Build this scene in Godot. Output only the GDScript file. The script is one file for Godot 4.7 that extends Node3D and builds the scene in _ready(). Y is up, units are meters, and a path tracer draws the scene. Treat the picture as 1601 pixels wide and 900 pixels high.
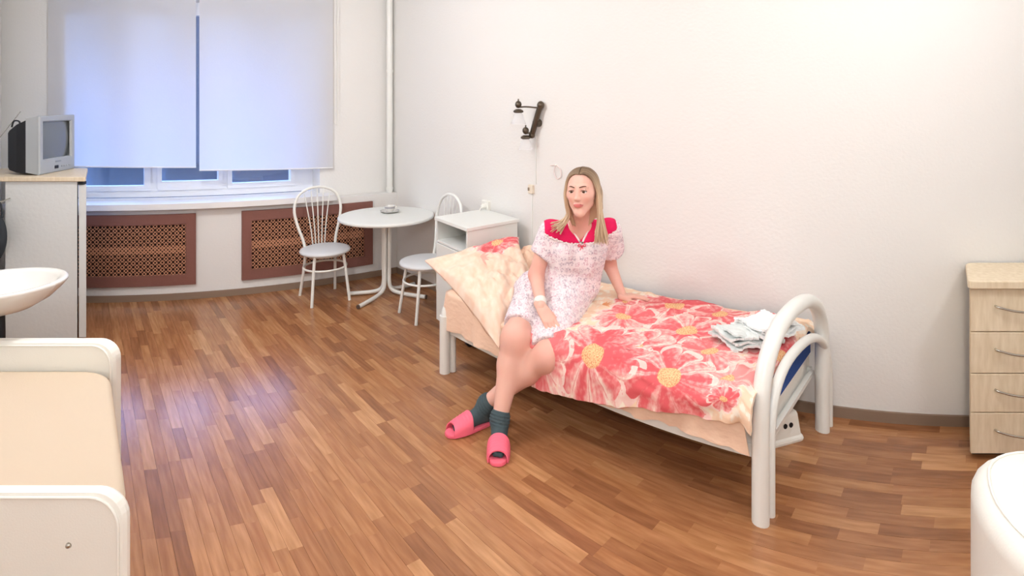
extends Node3D
# A hospital ward: window wall with blinds and radiator screens, a bed with a seated woman, a small table, chairs, cupboards.
# y is up, metres; the camera stands at x = 0, z = 0 and looks along -z. Notes and helpers speak of depth = -z.

const RIGHT_AZ := 0.815      # azimuth at which the long right wall faces the viewer
const WALL_B := 3.0          # distance of the right wall
const WALL_A := 4.85         # distance of the wall below the window
const WALL_UP := 4.97        # distance of the wall beside the window

var rng := RandomNumberGenerator.new()
var M := {}
var used := {}

# ------------------------------------------------------------------ mesh building
class MB:
	var v := PackedVector3Array()
	var n := PackedVector3Array()
	var uv := PackedVector2Array()
	var c := PackedColorArray()
	var i := PackedInt32Array()
	var T := Transform3D()
	var bent: Callable          # optional: places a point of the (a, y, b) room plan in the curved room
	var col := Color.WHITE

	func at(p: Vector3) -> Vector3:
		if bent.is_valid():
			return T * (bent.call(p) as Vector3)
		return T * p

	func quad(a: Vector3, b: Vector3, cc: Vector3, d: Vector3, u := Rect2(0, 0, 1, 1)) -> void:
		var k := v.size()
		var m := (cc - a).cross(d - b)
		m = m.normalized() if m.length_squared() > 0.0 else Vector3.UP
		for p in [a, b, cc, d]:
			v.append(p)
			n.append(m)
			c.append(col)
		uv.append(u.position)
		uv.append(u.position + Vector2(u.size.x, 0))
		uv.append(u.end)
		uv.append(u.position + Vector2(0, u.size.y))
		i.append_array([k, k + 2, k + 1, k, k + 3, k + 2])

	func tri(a: Vector3, b: Vector3, cc: Vector3) -> void:
		var k := v.size()
		var m := (b - a).cross(cc - a).normalized()
		for p in [a, b, cc]:
			v.append(p)
			n.append(m)
			c.append(col)
			uv.append(Vector2(p.x, p.z))
		i.append_array([k, k + 2, k + 1])

	# turns what was added since v0, i0 right side out
	func orient(v0: int, i0: int) -> void:
		var o := v[v0]
		var vol := 0.0
		for t in range(i0, i.size(), 3):
			vol += (v[i[t]] - o).dot((v[i[t + 1]] - o).cross(v[i[t + 2]] - o))
		if vol > 0.0:
			for t in range(i0, i.size(), 3):
				var h := i[t + 1]
				i[t + 1] = i[t + 2]
				i[t + 2] = h
			for t in range(v0, v.size()):
				n[t] = -n[t]

	# smooth grid of (nu + 1) x (nv + 1) points; wrapped directions share normals over the seam
	func grid(nu: int, nv: int, f: Callable, wrap_u := false, wrap_v := false, placed := false) -> void:
		var v0 := v.size()
		for a in nu + 1:
			for b in nv + 1:
				var p: Vector3 = f.call(float(a) / nu, float(b) / nv)
				v.append(p if placed else at(p))
				n.append(Vector3.ZERO)
				c.append(col)
				uv.append(Vector2(float(a) / nu, float(b) / nv))
		var w := nv + 1
		for a in nu:
			for b in nv:
				var q := v0 + a * w + b
				i.append_array([q, q + w + 1, q + 1, q, q + w, q + w + 1])
				var m := (v[q + w + 1] - v[q]).cross(v[q + 1] - v[q + w])
				n[q] -= m
				n[q + 1] -= m
				n[q + w] -= m
				n[q + w + 1] -= m
		if wrap_u:
			for b in nv + 1:
				var s := n[v0 + b] + n[v0 + nu * w + b]
				n[v0 + b] = s
				n[v0 + nu * w + b] = s
		if wrap_v:
			for a in nu + 1:
				var s := n[v0 + a * w] + n[v0 + a * w + nv]
				n[v0 + a * w] = s
				n[v0 + a * w + nv] = s
		for t in range(v0, v.size()):
			n[t] = n[t].normalized() if n[t].length_squared() > 0.0 else Vector3.UP

	# an upright prism over a convex plan of (x, depth) corners, with chamfered edges
	func prism(plan: Array, y0: float, y1: float, bev := 0.003) -> void:
		var v0 := v.size()
		var i0 := i.size()
		var k := plan.size()
		var mid := Vector2.ZERO
		for p in plan:
			mid += p / k
		var inner := []
		for j in k:
			var p: Vector2 = plan[j]
			var e: Vector2 = (plan[(j + 1) % k] - p).normalized()
			var g: Vector2 = (p - plan[(j + k - 1) % k]).normalized()
			var ne := Vector2(-e.y, e.x)
			var ng := Vector2(-g.y, g.x)
			if ne.dot(mid - p) < 0:
				ne = -ne
			if ng.dot(mid - p) < 0:
				ng = -ng
			var h := (ne + ng).normalized()
			inner.append(p + h * bev / maxf(0.3, h.dot(ne)))
		var rings := [[inner, y0], [plan, y0 + bev], [plan, y1 - bev], [inner, y1]]
		for r in 3:
			for j in k:
				var a: Vector2 = rings[r][0][j]
				var b: Vector2 = rings[r][0][(j + 1) % k]
				var d: Vector2 = rings[r + 1][0][j]
				var e: Vector2 = rings[r + 1][0][(j + 1) % k]
				quad(at(Vector3(a.x, rings[r][1], -a.y)), at(Vector3(b.x, rings[r][1], -b.y)), at(Vector3(e.x, rings[r + 1][1], -e.y)), at(Vector3(d.x, rings[r + 1][1], -d.y)))
		for j in range(1, k - 1):
			tri(at(Vector3(inner[0].x, y0, -inner[0].y)), at(Vector3(inner[j + 1].x, y0, -inner[j + 1].y)), at(Vector3(inner[j].x, y0, -inner[j].y)))
			tri(at(Vector3(inner[0].x, y1, -inner[0].y)), at(Vector3(inner[j].x, y1, -inner[j].y)), at(Vector3(inner[j + 1].x, y1, -inner[j + 1].y)))
		orient(v0, i0)

	func box(lo: Vector3, hi: Vector3, bev := 0.003) -> void:
		var b: float = minf(bev, 0.45 * minf(hi.x - lo.x, minf(hi.y - lo.y, hi.z - lo.z)))
		prism([Vector2(lo.x, -lo.z), Vector2(hi.x, -lo.z), Vector2(hi.x, -hi.z), Vector2(lo.x, -hi.z)], lo.y, hi.y, b)

	# box in the room plan: a and b distances from the viewer along the two walls, cut into nb steps along b or na along a
	func slab(a0: float, a1: float, b0: float, b1: float, y0: float, y1: float, na := 1, nb := 1) -> void:
		var v0 := v.size()
		var i0 := i.size()
		grid(na, nb, func(s, t): return Vector3(lerpf(a0, a1, s), y1, lerpf(b0, b1, t)))
		grid(nb, na, func(s, t): return Vector3(lerpf(a0, a1, t), y0, lerpf(b0, b1, s)))
		grid(1, nb, func(s, t): return Vector3(a0, lerpf(y0, y1, s), lerpf(b0, b1, t)))
		grid(nb, 1, func(s, t): return Vector3(a1, lerpf(y0, y1, t), lerpf(b0, b1, s)))
		grid(na, 1, func(s, t): return Vector3(lerpf(a0, a1, s), lerpf(y0, y1, t), b0))
		grid(1, na, func(s, t): return Vector3(lerpf(a0, a1, t), lerpf(y0, y1, s), b1))
		orient(v0, i0)

	func tube(path: Array, rad, sides := 10, shut := false, flat := 1.0) -> void:
		var v0 := v.size()
		var i0 := i.size()
		var k := path.size()
		var pts := PackedVector3Array()
		for p in path:
			pts.append(at(p))
		var up := Vector3.ZERO
		var rings := []
		for j in k:
			var a := pts[(j + k - 1) % k] if shut else pts[maxi(j - 1, 0)]
			var b := pts[(j + 1) % k] if shut else pts[mini(j + 1, k - 1)]
			var d := (b - a).normalized()
			if j == 0:
				up = d.cross(Vector3.UP if absf(d.y) < 0.9 else Vector3.RIGHT).normalized()
			up = (up - d * up.dot(d)).normalized()
			rings.append([pts[j], up, d.cross(up)])
		var get_r := func(t: float) -> float:
			if rad is float:
				return rad
			var x: float = t * (rad.size() - 1)
			var q := mini(int(x), rad.size() - 2)
			return lerpf(rad[q], rad[q + 1], x - q)
		var nu := k if shut else k - 1
		grid(nu, sides, func(s, t):
			var j := int(round(s * nu))
			var r: Array = rings[j % k]
			var g: float = get_r.call(float(j) / maxi(nu, 1))
			return r[0] + r[1] * cos(t * TAU) * g + r[2] * sin(t * TAU) * g * flat, shut, true, true)
		if not shut:
			for e in [0, k - 1]:
				var r: Array = rings[e]
				var g: float = get_r.call(0.0 if e == 0 else 1.0)
				var nn: Vector3 = r[1].cross(r[2]) * (-1.0 if e == 0 else 1.0)
				var b0 := v.size()
				v.append(r[0])
				n.append(nn)
				c.append(col)
				uv.append(Vector2.ZERO)
				for j in sides + 1:
					var t := TAU * j / sides
					v.append(r[0] + r[1] * cos(t) * g + r[2] * sin(t) * g * flat)
					n.append(nn)
					c.append(col)
					uv.append(Vector2.ZERO)
				for j in sides:
					if e == 0:
						i.append_array([b0, b0 + 1 + j, b0 + 2 + j])
					else:
						i.append_array([b0, b0 + 2 + j, b0 + 1 + j])
		orient(v0, i0)

	# a turned shape: profile of (radius, height)
	func lathe(profile: Array, segs := 24, centre := Vector3.ZERO, sx := 1.0, sz := 1.0) -> void:
		var v0 := v.size()
		var i0 := i.size()
		var k := profile.size() - 1
		grid(k, segs, func(s, t):
			var p: Vector2 = profile[int(round(s * k))]
			return centre + Vector3(p.x * cos(t * TAU) * sx, p.y, p.x * sin(t * TAU) * sz), false, true)
		orient(v0, i0)

	func ball(centre: Vector3, r: Vector3, nu := 10, nv := 16) -> void:
		var v0 := v.size()
		var i0 := i.size()
		grid(nu, nv, func(s, t):
			return centre + Vector3(sin(s * PI) * cos(t * TAU) * r.x, cos(s * PI) * r.y, sin(s * PI) * sin(t * TAU) * r.z), false, true)
		orient(v0, i0)

	# a soft sheet with two faces: f(u, v) is its upper face, g(u, v) the lower one, meeting at the rim
	func cushion(nu: int, nv: int, f: Callable, g: Callable) -> void:
		var v0 := v.size()
		var i0 := i.size()
		grid(nu, nv, f)
		grid(nu, nv, func(s, t): return g.call(s, t))
		var half: int = (nu + 1) * (nv + 1)
		for t in range(i0 + (i.size() - i0) / 2, i.size(), 3):
			var h := i[t + 1]
			i[t + 1] = i[t + 2]
			i[t + 2] = h
		for t in range(v0 + half, v.size()):
			n[t] = -n[t]
		var rim := []
		for a in nu + 1:
			rim.append(a * (nv + 1))
		for b in range(1, nv + 1):
			rim.append(nu * (nv + 1) + b)
		for a in range(nu - 1, -1, -1):
			rim.append(a * (nv + 1) + nv)
		for b in range(nv - 1, 0, -1):
			rim.append(b)
		for j in rim.size():
			var p: int = v0 + rim[j]
			var q: int = v0 + rim[(j + 1) % rim.size()]
			var e := v.size()
			quad(v[p], v[q], v[q + half], v[p + half])
			uv[e] = uv[p]
			uv[e + 1] = uv[q]
			uv[e + 2] = uv[q]
			uv[e + 3] = uv[p]
		orient(v0, i0)

	func smooth() -> void:
		for t in n.size():
			n[t] = Vector3.ZERO
		for t in range(0, i.size(), 3):
			var m := (v[i[t + 2]] - v[i[t]]).cross(v[i[t + 1]] - v[i[t]])
			n[i[t]] += m
			n[i[t + 1]] += m
			n[i[t + 2]] += m
		for t in n.size():
			n[t] = n[t].normalized() if n[t].length_squared() > 0.0 else Vector3.UP

	func add(o: MB) -> void:
		var k := v.size()
		v.append_array(o.v)
		n.append_array(o.n)
		uv.append_array(o.uv)
		c.append_array(o.c)
		for t in o.i:
			i.append(t + k)

	func mesh() -> ArrayMesh:
		var a := []
		a.resize(Mesh.ARRAY_MAX)
		a[Mesh.ARRAY_VERTEX] = v
		a[Mesh.ARRAY_NORMAL] = n
		a[Mesh.ARRAY_TEX_UV] = uv
		a[Mesh.ARRAY_COLOR] = c
		a[Mesh.ARRAY_INDEX] = i
		var m := ArrayMesh.new()
		m.add_surface_from_arrays(Mesh.PRIMITIVE_TRIANGLES, a)
		return m

# a distance field on a grid, meshed with surface nets: soft bodies and clothes
class Field:
	var lo: Vector3
	var cell: float
	var nx: int
	var ny: int
	var nz: int
	var f := PackedFloat32Array()

	func _init(a: Vector3, b: Vector3, size: float) -> void:
		lo = a
		cell = size
		nx = int((b.x - a.x) / size) + 2
		ny = int((b.y - a.y) / size) + 2
		nz = int((b.z - a.z) / size) + 2
		f.resize(nx * ny * nz)
		f.fill(1.0)

	func span(a: Vector3, b: Vector3) -> Array:
		var p := (a - lo) / cell
		var q := (b - lo) / cell
		return [clampi(int(p.x), 0, nx - 1), clampi(int(q.x) + 1, 0, nx - 1), clampi(int(p.y), 0, ny - 1), clampi(int(q.y) + 1, 0, ny - 1), clampi(int(p.z), 0, nz - 1), clampi(int(q.z) + 1, 0, nz - 1)]

	# a tapered capsule, optionally cut by planes [point, outward normal, ...]
	func cap(a: Vector3, b: Vector3, ra: float, rb: float, k := 0.03, cuts := []) -> void:
		var r := maxf(ra, rb) + k + 2.0 * cell
		var w := span(Vector3(minf(a.x, b.x), minf(a.y, b.y), minf(a.z, b.z)) - Vector3.ONE * r, Vector3(maxf(a.x, b.x), maxf(a.y, b.y), maxf(a.z, b.z)) + Vector3.ONE * r)
		var ba := b - a
		var inv := 1.0 / maxf(ba.length_squared(), 1e-9)
		for z in range(w[4], w[5] + 1):
			for y in range(w[2], w[3] + 1):
				var at := (z * ny + y) * nx
				for x in range(w[0], w[1] + 1):
					var p := lo + Vector3(x, y, z) * cell
					var pa := p - a
					var t := clampf(pa.dot(ba) * inv, 0.0, 1.0)
					var d := (pa - ba * t).length() - ra - (rb - ra) * t
					for j in range(0, cuts.size(), 2):
						d = maxf(d, (p - cuts[j]).dot(cuts[j + 1]))
					var o := f[at + x]
					var h := maxf(k - absf(o - d), 0.0) / k
					f[at + x] = minf(o, d) - h * h * k * 0.25

	# an ellipsoid turned by a basis
	func ell(centre: Vector3, r: Vector3, k := 0.03, turn := Basis()) -> void:
		var g := Vector3.ONE * (maxf(r.x, maxf(r.y, r.z)) + k + 2.0 * cell)
		var w := span(centre - g, centre + g)
		var back := turn.inverse()
		var small := minf(r.x, minf(r.y, r.z))
		for z in range(w[4], w[5] + 1):
			for y in range(w[2], w[3] + 1):
				var at := (z * ny + y) * nx
				for x in range(w[0], w[1] + 1):
					var q: Vector3 = back * (lo + Vector3(x, y, z) * cell - centre)
					var s: float = (q / r).length()
					var e: float = (q / (r * r)).length()
					var d: float = s * (s - 1.0) / e if e > 1e-6 else -small
					var o := f[at + x]
					var h := maxf(k - absf(o - d), 0.0) / k
					f[at + x] = minf(o, d) - h * h * k * 0.25

	# keeps only what shape(p) says is inside (negative)
	func keep(shape: Callable) -> void:
		for z in nz:
			for y in ny:
				var at := (z * ny + y) * nx
				for x in nx:
					if f[at + x] < 0.04:
						f[at + x] = maxf(f[at + x], shape.call(lo + Vector3(x, y, z) * cell))

	func grow(by: float) -> void:
		for t in f.size():
			f[t] -= by

	func mesh(mb: MB) -> void:
		var ids := {}
		var reach := cell * 1.8
		var sx := 1
		var sy := nx
		var sz := nx * ny
		var corner := [0, sx, sy, sx + sy, sz, sx + sz, sy + sz, sx + sy + sz]
		var edges := [[0, 1], [2, 3], [4, 5], [6, 7], [0, 2], [1, 3], [4, 6], [5, 7], [0, 4], [1, 5], [2, 6], [3, 7]]
		var offs := [Vector3(0, 0, 0), Vector3(1, 0, 0), Vector3(0, 1, 0), Vector3(1, 1, 0), Vector3(0, 0, 1), Vector3(1, 0, 1), Vector3(0, 1, 1), Vector3(1, 1, 1)]
		var v0 := mb.v.size()
		var i0 := mb.i.size()
		for z in nz - 1:
			for y in ny - 1:
				var at := (z * ny + y) * nx
				for x in nx - 1:
					var o := at + x
					if absf(f[o]) > reach:
						continue
					var mask := 0
					for q in 8:
						if f[o + corner[q]] < 0.0:
							mask |= 1 << q
					if mask == 0 or mask == 255:
						continue
					var sum := Vector3.ZERO
					var count := 0
					for e in edges:
						var a: float = f[o + corner[e[0]]]
						var b: float = f[o + corner[e[1]]]
						if (a < 0.0) != (b < 0.0):
							sum += (offs[e[0]] as Vector3).lerp(offs[e[1]], a / (a - b))
							count += 1
					ids[o] = mb.v.size()
					mb.v.append(mb.T * (lo + (Vector3(x, y, z) + sum / count) * cell))
					mb.n.append(Vector3.UP)
					mb.c.append(mb.col)
					mb.uv.append(Vector2.ZERO)
		for o in ids:
			for axis in 3:
				var s1: int = [sx, sy, sz][axis]
				var s2: int = [sy, sz, sx][axis]
				var s3: int = [sz, sx, sy][axis]
				var a := f[o]
				var b: float = f[o + s1]
				if (a < 0.0) == (b < 0.0) or not (ids.has(o - s2) and ids.has(o - s3) and ids.has(o - s2 - s3)):
					continue
				var q := [ids[o], ids[o - s2], ids[o - s2 - s3], ids[o - s3]]
				if a < 0.0:
					mb.i.append_array([q[0], q[2], q[1], q[0], q[3], q[2]])
				else:
					mb.i.append_array([q[0], q[1], q[2], q[0], q[2], q[3]])
		mb.orient(v0, i0)

# ------------------------------------------------------------------ naming and placing
func numbered(called: String) -> String:
	if not used.has(called):
		used[called] = 0
		return called
	used[called] += 1
	return "%s_%03d" % [called, used[called]]

func tag(o: Node3D, label: String, category := "", group := "") -> Node3D:
	o.set_meta("label", label)
	if category:
		o.set_meta("category", category)
	if group:
		o.set_meta("group", group)
	return o

func thing(called: String, label: String, category: String, at := Vector3.ZERO, turn := 0.0, group := "") -> Node3D:
	var o := Node3D.new()
	o.name = numbered(called)
	add_child(o)
	o.position = at
	o.rotation.y = turn
	tag(o, label, category, group)
	return o

func part(called: String, mb, mat: Material, parent: Node3D = self) -> MeshInstance3D:
	var o := MeshInstance3D.new()
	o.name = numbered(called) if parent == self else called
	o.mesh = mb.mesh() if mb is MB else mb
	o.material_override = mat
	parent.add_child(o, true)
	return o

func struct(called: String, mb, mat: Material) -> MeshInstance3D:
	var o := part(called, mb, mat)
	o.set_meta("kind", "structure")
	return o

# the curved room: plan distances (a towards the window wall, y, b towards the right wall) to a point
func room(p: Vector3) -> Vector3:
	var az := RIGHT_AZ - atan2(p.x, p.z)
	var r := sqrt(p.x * p.x + p.z * p.z)
	return Vector3(az * r, p.y, -r)

func plan(a: float, b: float) -> Vector2:
	var q := room(Vector3(a, 0, b))
	return Vector2(q.x, -q.z)

func bent_mb(origin := Vector3.ZERO) -> MB:
	var m := MB.new()
	m.bent = room
	m.T = Transform3D(Basis(), -origin)
	return m

func mb_at(origin: Vector3) -> MB:
	var m := MB.new()
	m.T = Transform3D(Basis(), -origin)
	return m

func P(x: float, y: float, depth: float) -> Vector3:
	return Vector3(x, y, -depth)

func spline(points: Array, per := 6) -> Array:
	var out := []
	for k in points.size() - 1:
		var p0: Vector3 = points[maxi(k - 1, 0)]
		var p1: Vector3 = points[k]
		var p2: Vector3 = points[k + 1]
		var p3: Vector3 = points[mini(k + 2, points.size() - 1)]
		for j in per:
			out.append(p1.cubic_interpolate(p2, p0, p3, float(j) / per))
	out.append(points[-1])
	return out

func round_plan(pts: Array, r: float, steps := 4) -> Array:
	var out := []
	var k := pts.size()
	for j in k:
		var p: Vector2 = pts[j]
		var to: Vector2 = pts[(j + k - 1) % k] - p
		var on: Vector2 = pts[(j + 1) % k] - p
		var q := minf(r, 0.46 * minf(to.length(), on.length()))
		var a := p + to.normalized() * q
		var b := p + on.normalized() * q
		for s in steps + 1:
			var t := float(s) / steps
			out.append(a.lerp(p, t).lerp(p.lerp(b, t), t))
	return out

# ------------------------------------------------------------------ materials
func paint(color: Color, rough := 0.6, spec := 0.5) -> StandardMaterial3D:
	var m := StandardMaterial3D.new()
	m.albedo_color = color
	m.roughness = rough
	m.metallic_specular = spec
	return m

func noise_tex(size: int, freq: float, lo: Color, hi: Color, octaves := 4, sd := 1, normal := false, strength := 4.0) -> NoiseTexture2D:
	var g := FastNoiseLite.new()
	g.seed = sd
	g.frequency = freq
	g.fractal_octaves = octaves
	var t := NoiseTexture2D.new()
	t.width = size
	t.height = size
	t.seamless = true
	t.noise = g
	if normal:
		t.as_normal_map = true
		t.bump_strength = strength
	else:
		var r := Gradient.new()
		r.set_color(0, lo)
		r.set_color(1, hi)
		t.color_ramp = r
	return t

func relief(m: StandardMaterial3D, size: int, freq: float, strength: float, scale: float, sd := 3) -> StandardMaterial3D:
	m.normal_enabled = true
	m.normal_texture = noise_tex(size, freq, Color.BLACK, Color.WHITE, 3, sd, true, strength)
	m.uv1_triplanar = true
	m.uv1_scale = Vector3.ONE * scale
	return m

func cloth(color: Color, scale := 6.0) -> StandardMaterial3D:
	var m := paint(color, 0.9, 0.3)
	m.rim_enabled = true
	m.rim = 0.15
	return relief(m, 256, 0.02, 3.0, scale, 5)

func c8(r: int, g: int, b: int) -> Color:
	return Color8(r, g, b)

# ------------------------------------------------------------------ prints and textures
func tex(img: Image) -> ImageTexture:
	return ImageTexture.create_from_image(img)

# one big printed blossom on cloth: centre, radius in pixels, petal count, strength of the red
func blossom(img: Image, centre: Vector2, r: float, petals: int, red: float, turn: float, squash := 1.0, streak: FastNoiseLite = null) -> void:
	var w := img.get_width()
	var h := img.get_height()
	for y in range(maxi(0, int(centre.y - r)), mini(h, int(centre.y + r) + 1)):
		for x in range(maxi(0, int(centre.x - r)), mini(w, int(centre.x + r) + 1)):
			var d := Vector2(x, y) - centre
			d.y /= squash
			var q := d.length() / r
			if q > 1.0:
				continue
			var ph := d.angle() + turn + 0.25 * q
			var k := ph * petals / TAU
			var cell := floorf(k)
			var u := absf(k - cell - 0.5) * 2.0          # 0 on the middle of a petal, 1 between two
			var own := sin(cell * 12.9898) * 0.5 + 0.5
			var edge := (0.8 + 0.2 * own) * (1.0 - 0.26 * pow(u, 4.0))
			if q > edge:
				continue
			var s := streak.get_noise_2d(ph * 90.0, q * 14.0) + 0.5 * streak.get_noise_2d(x * 2.5, y * 2.5)
			var deep := clampf(1.0 - 0.42 * (q / edge) + 0.9 * s - 0.4 * pow(u, 3.0) + 0.25 * (own - 0.5), 0.0, 1.0) * red
			var pale := Color(0.985, 0.87, 0.82)
			var col := pale.lerp(Color(0.9, 0.4, 0.42), deep)
			if q / edge > 0.87 and s > -0.1:
				col = col.lerp(Color(1.0, 0.95, 0.9), 0.75)
			if u > 0.93:
				col = col.lerp(Color(0.86, 0.36, 0.38), 0.45)
			if q < 0.2:
				var g := streak.get_noise_2d(x * 9.0, y * 9.0)
				col = Color(0.96, 0.8, 0.6).lerp(Color(0.88, 0.55, 0.4), clampf(g * 2.0 + q * 1.5, 0.0, 1.0))
			img.set_pixel(x, y, col)

func sprig(img: Image, at: Vector2, turn: float, size: float, color: Color) -> void:
	for k in 5:
		var a := turn + (k - 2) * 0.45
		for s in int(size):
			var p := at + Vector2.from_angle(a) * s
			var wide := 1.0 + 2.0 * sin(PI * s / size) * size / 26.0
			img.fill_rect(Rect2i(int(p.x - wide), int(p.y - wide), int(2 * wide), int(2 * wide)), color)

func blanket_print() -> ImageTexture:
	var g := FastNoiseLite.new()
	g.seed = 11
	g.frequency = 0.02
	g.fractal_octaves = 3
	var w := 900
	var h := 560
	var img := Image.create(w, h, false, Image.FORMAT_RGB8)
	img.fill(Color(0.975, 0.85, 0.735))
	for y in range(0, h, 4):
		for x in range(0, w, 4):
			var s := g.get_noise_2d(x * 1.2, y * 1.2)
			if s > 0.02:
				img.fill_rect(Rect2i(x, y, 4, 4), Color(0.975, 0.85, 0.735).lerp(Color(0.985, 0.93, 0.86), minf(s * 4.0, 1.0)))
	for k in 16:
		sprig(img, Vector2(rng.randf() * w, rng.randf() * h), rng.randf() * TAU, 26 + rng.randf() * 16, Color(0.93, 0.56, 0.5).lerp(Color(0.96, 0.72, 0.45), rng.randf()))
	# x: metres from the foot edge towards the head; y: metres from the near hem towards the wall
	var spots := [[0.02, 0.62, 0.2, 9, 1.0], [0.3, 0.94, 0.22, 11, 0.95], [0.16, 0.3, 0.15, 8, 0.55], [0.86, 0.98, 0.26, 12, 1.0], [0.55, 0.99, 0.2, 10, 0.9], [0.6, 0.68, 0.25, 11, 0.95], [1.02, 0.66, 0.2, 9, 0.9],
		[0.36, 0.5, 0.19, 9, 0.8], [0.75, 0.37, 0.24, 10, 1.0], [0.45, 0.2, 0.27, 11, 1.0], [0.92, 0.2, 0.29, 11, 1.0], [1.26, 0.12, 0.19, 9, 0.85], [1.24, 0.44, 0.085, 6, 1.0], [0.14, 0.13, 0.1, 7, 1.0], [1.16, 0.87, 0.1, 7, 0.8]]
	for s in spots:
		blossom(img, Vector2(s[0] / 1.6 * w, s[1] / 1.15 * h), s[2] * (1.2 if s[2] > 0.12 else 1.0) / 1.6 * w, s[3], s[4], s[0] * 9.0, 0.86, g)
	return tex(img)

func pillow_print() -> ImageTexture:
	var g := FastNoiseLite.new()
	g.seed = 4
	g.frequency = 0.02
	var img := Image.create(300, 300, false, Image.FORMAT_RGB8)
	img.fill(Color(0.955, 0.82, 0.72))
	for y in range(0, 300, 3):
		for x in range(0, 300, 3):
			var s := g.get_noise_2d(x * 1.6, y * 1.6)
			img.fill_rect(Rect2i(x, y, 3, 3), Color(0.95, 0.81, 0.71).lerp(Color(0.965, 0.875, 0.8), clampf(s + 0.5, 0.0, 1.0)))
	blossom(img, Vector2(215, 40), 108, 9, 1.0, 0.4, 0.8, g)
	sprig(img, Vector2(120, 105), 0.5, 34, Color(0.95, 0.7, 0.64))
	return tex(img)

func gown_print() -> ImageTexture:
	var img := Image.create(256, 256, false, Image.FORMAT_RGB8)
	img.fill(Color(0.95, 0.905, 0.91))
	var g := RandomNumberGenerator.new()
	g.seed = 3
	for k in 100:
		var p := Vector2((k % 10) * 25.6 + (12.8 if (k / 10) % 2 else 0.0), (k / 10) * 25.6) + Vector2(g.randf_range(-6, 6), g.randf_range(-6, 6))
		var tint := Color(0.7, 0.63, 0.68) if g.randf() < 0.6 else Color(0.8, 0.64, 0.69)
		var turn := g.randf() * TAU
		for q in 4:
			var o := p + Vector2.from_angle(turn + q * TAU / 5) * 6.5
			var z := 5 + g.randi() % 3
			img.fill_rect(Rect2i(posmod(int(o.x), 249), posmod(int(o.y), 249), z, z), tint.lightened(g.randf() * 0.3))
		for q in 4:
			var o := p + Vector2.from_angle(turn - 1.0 + q * 0.2) * (6.0 + 2.6 * q)
			img.fill_rect(Rect2i(posmod(int(o.x), 251), posmod(int(o.y), 251), 3, 3), tint.lightened(0.2))
	return tex(img)

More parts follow.
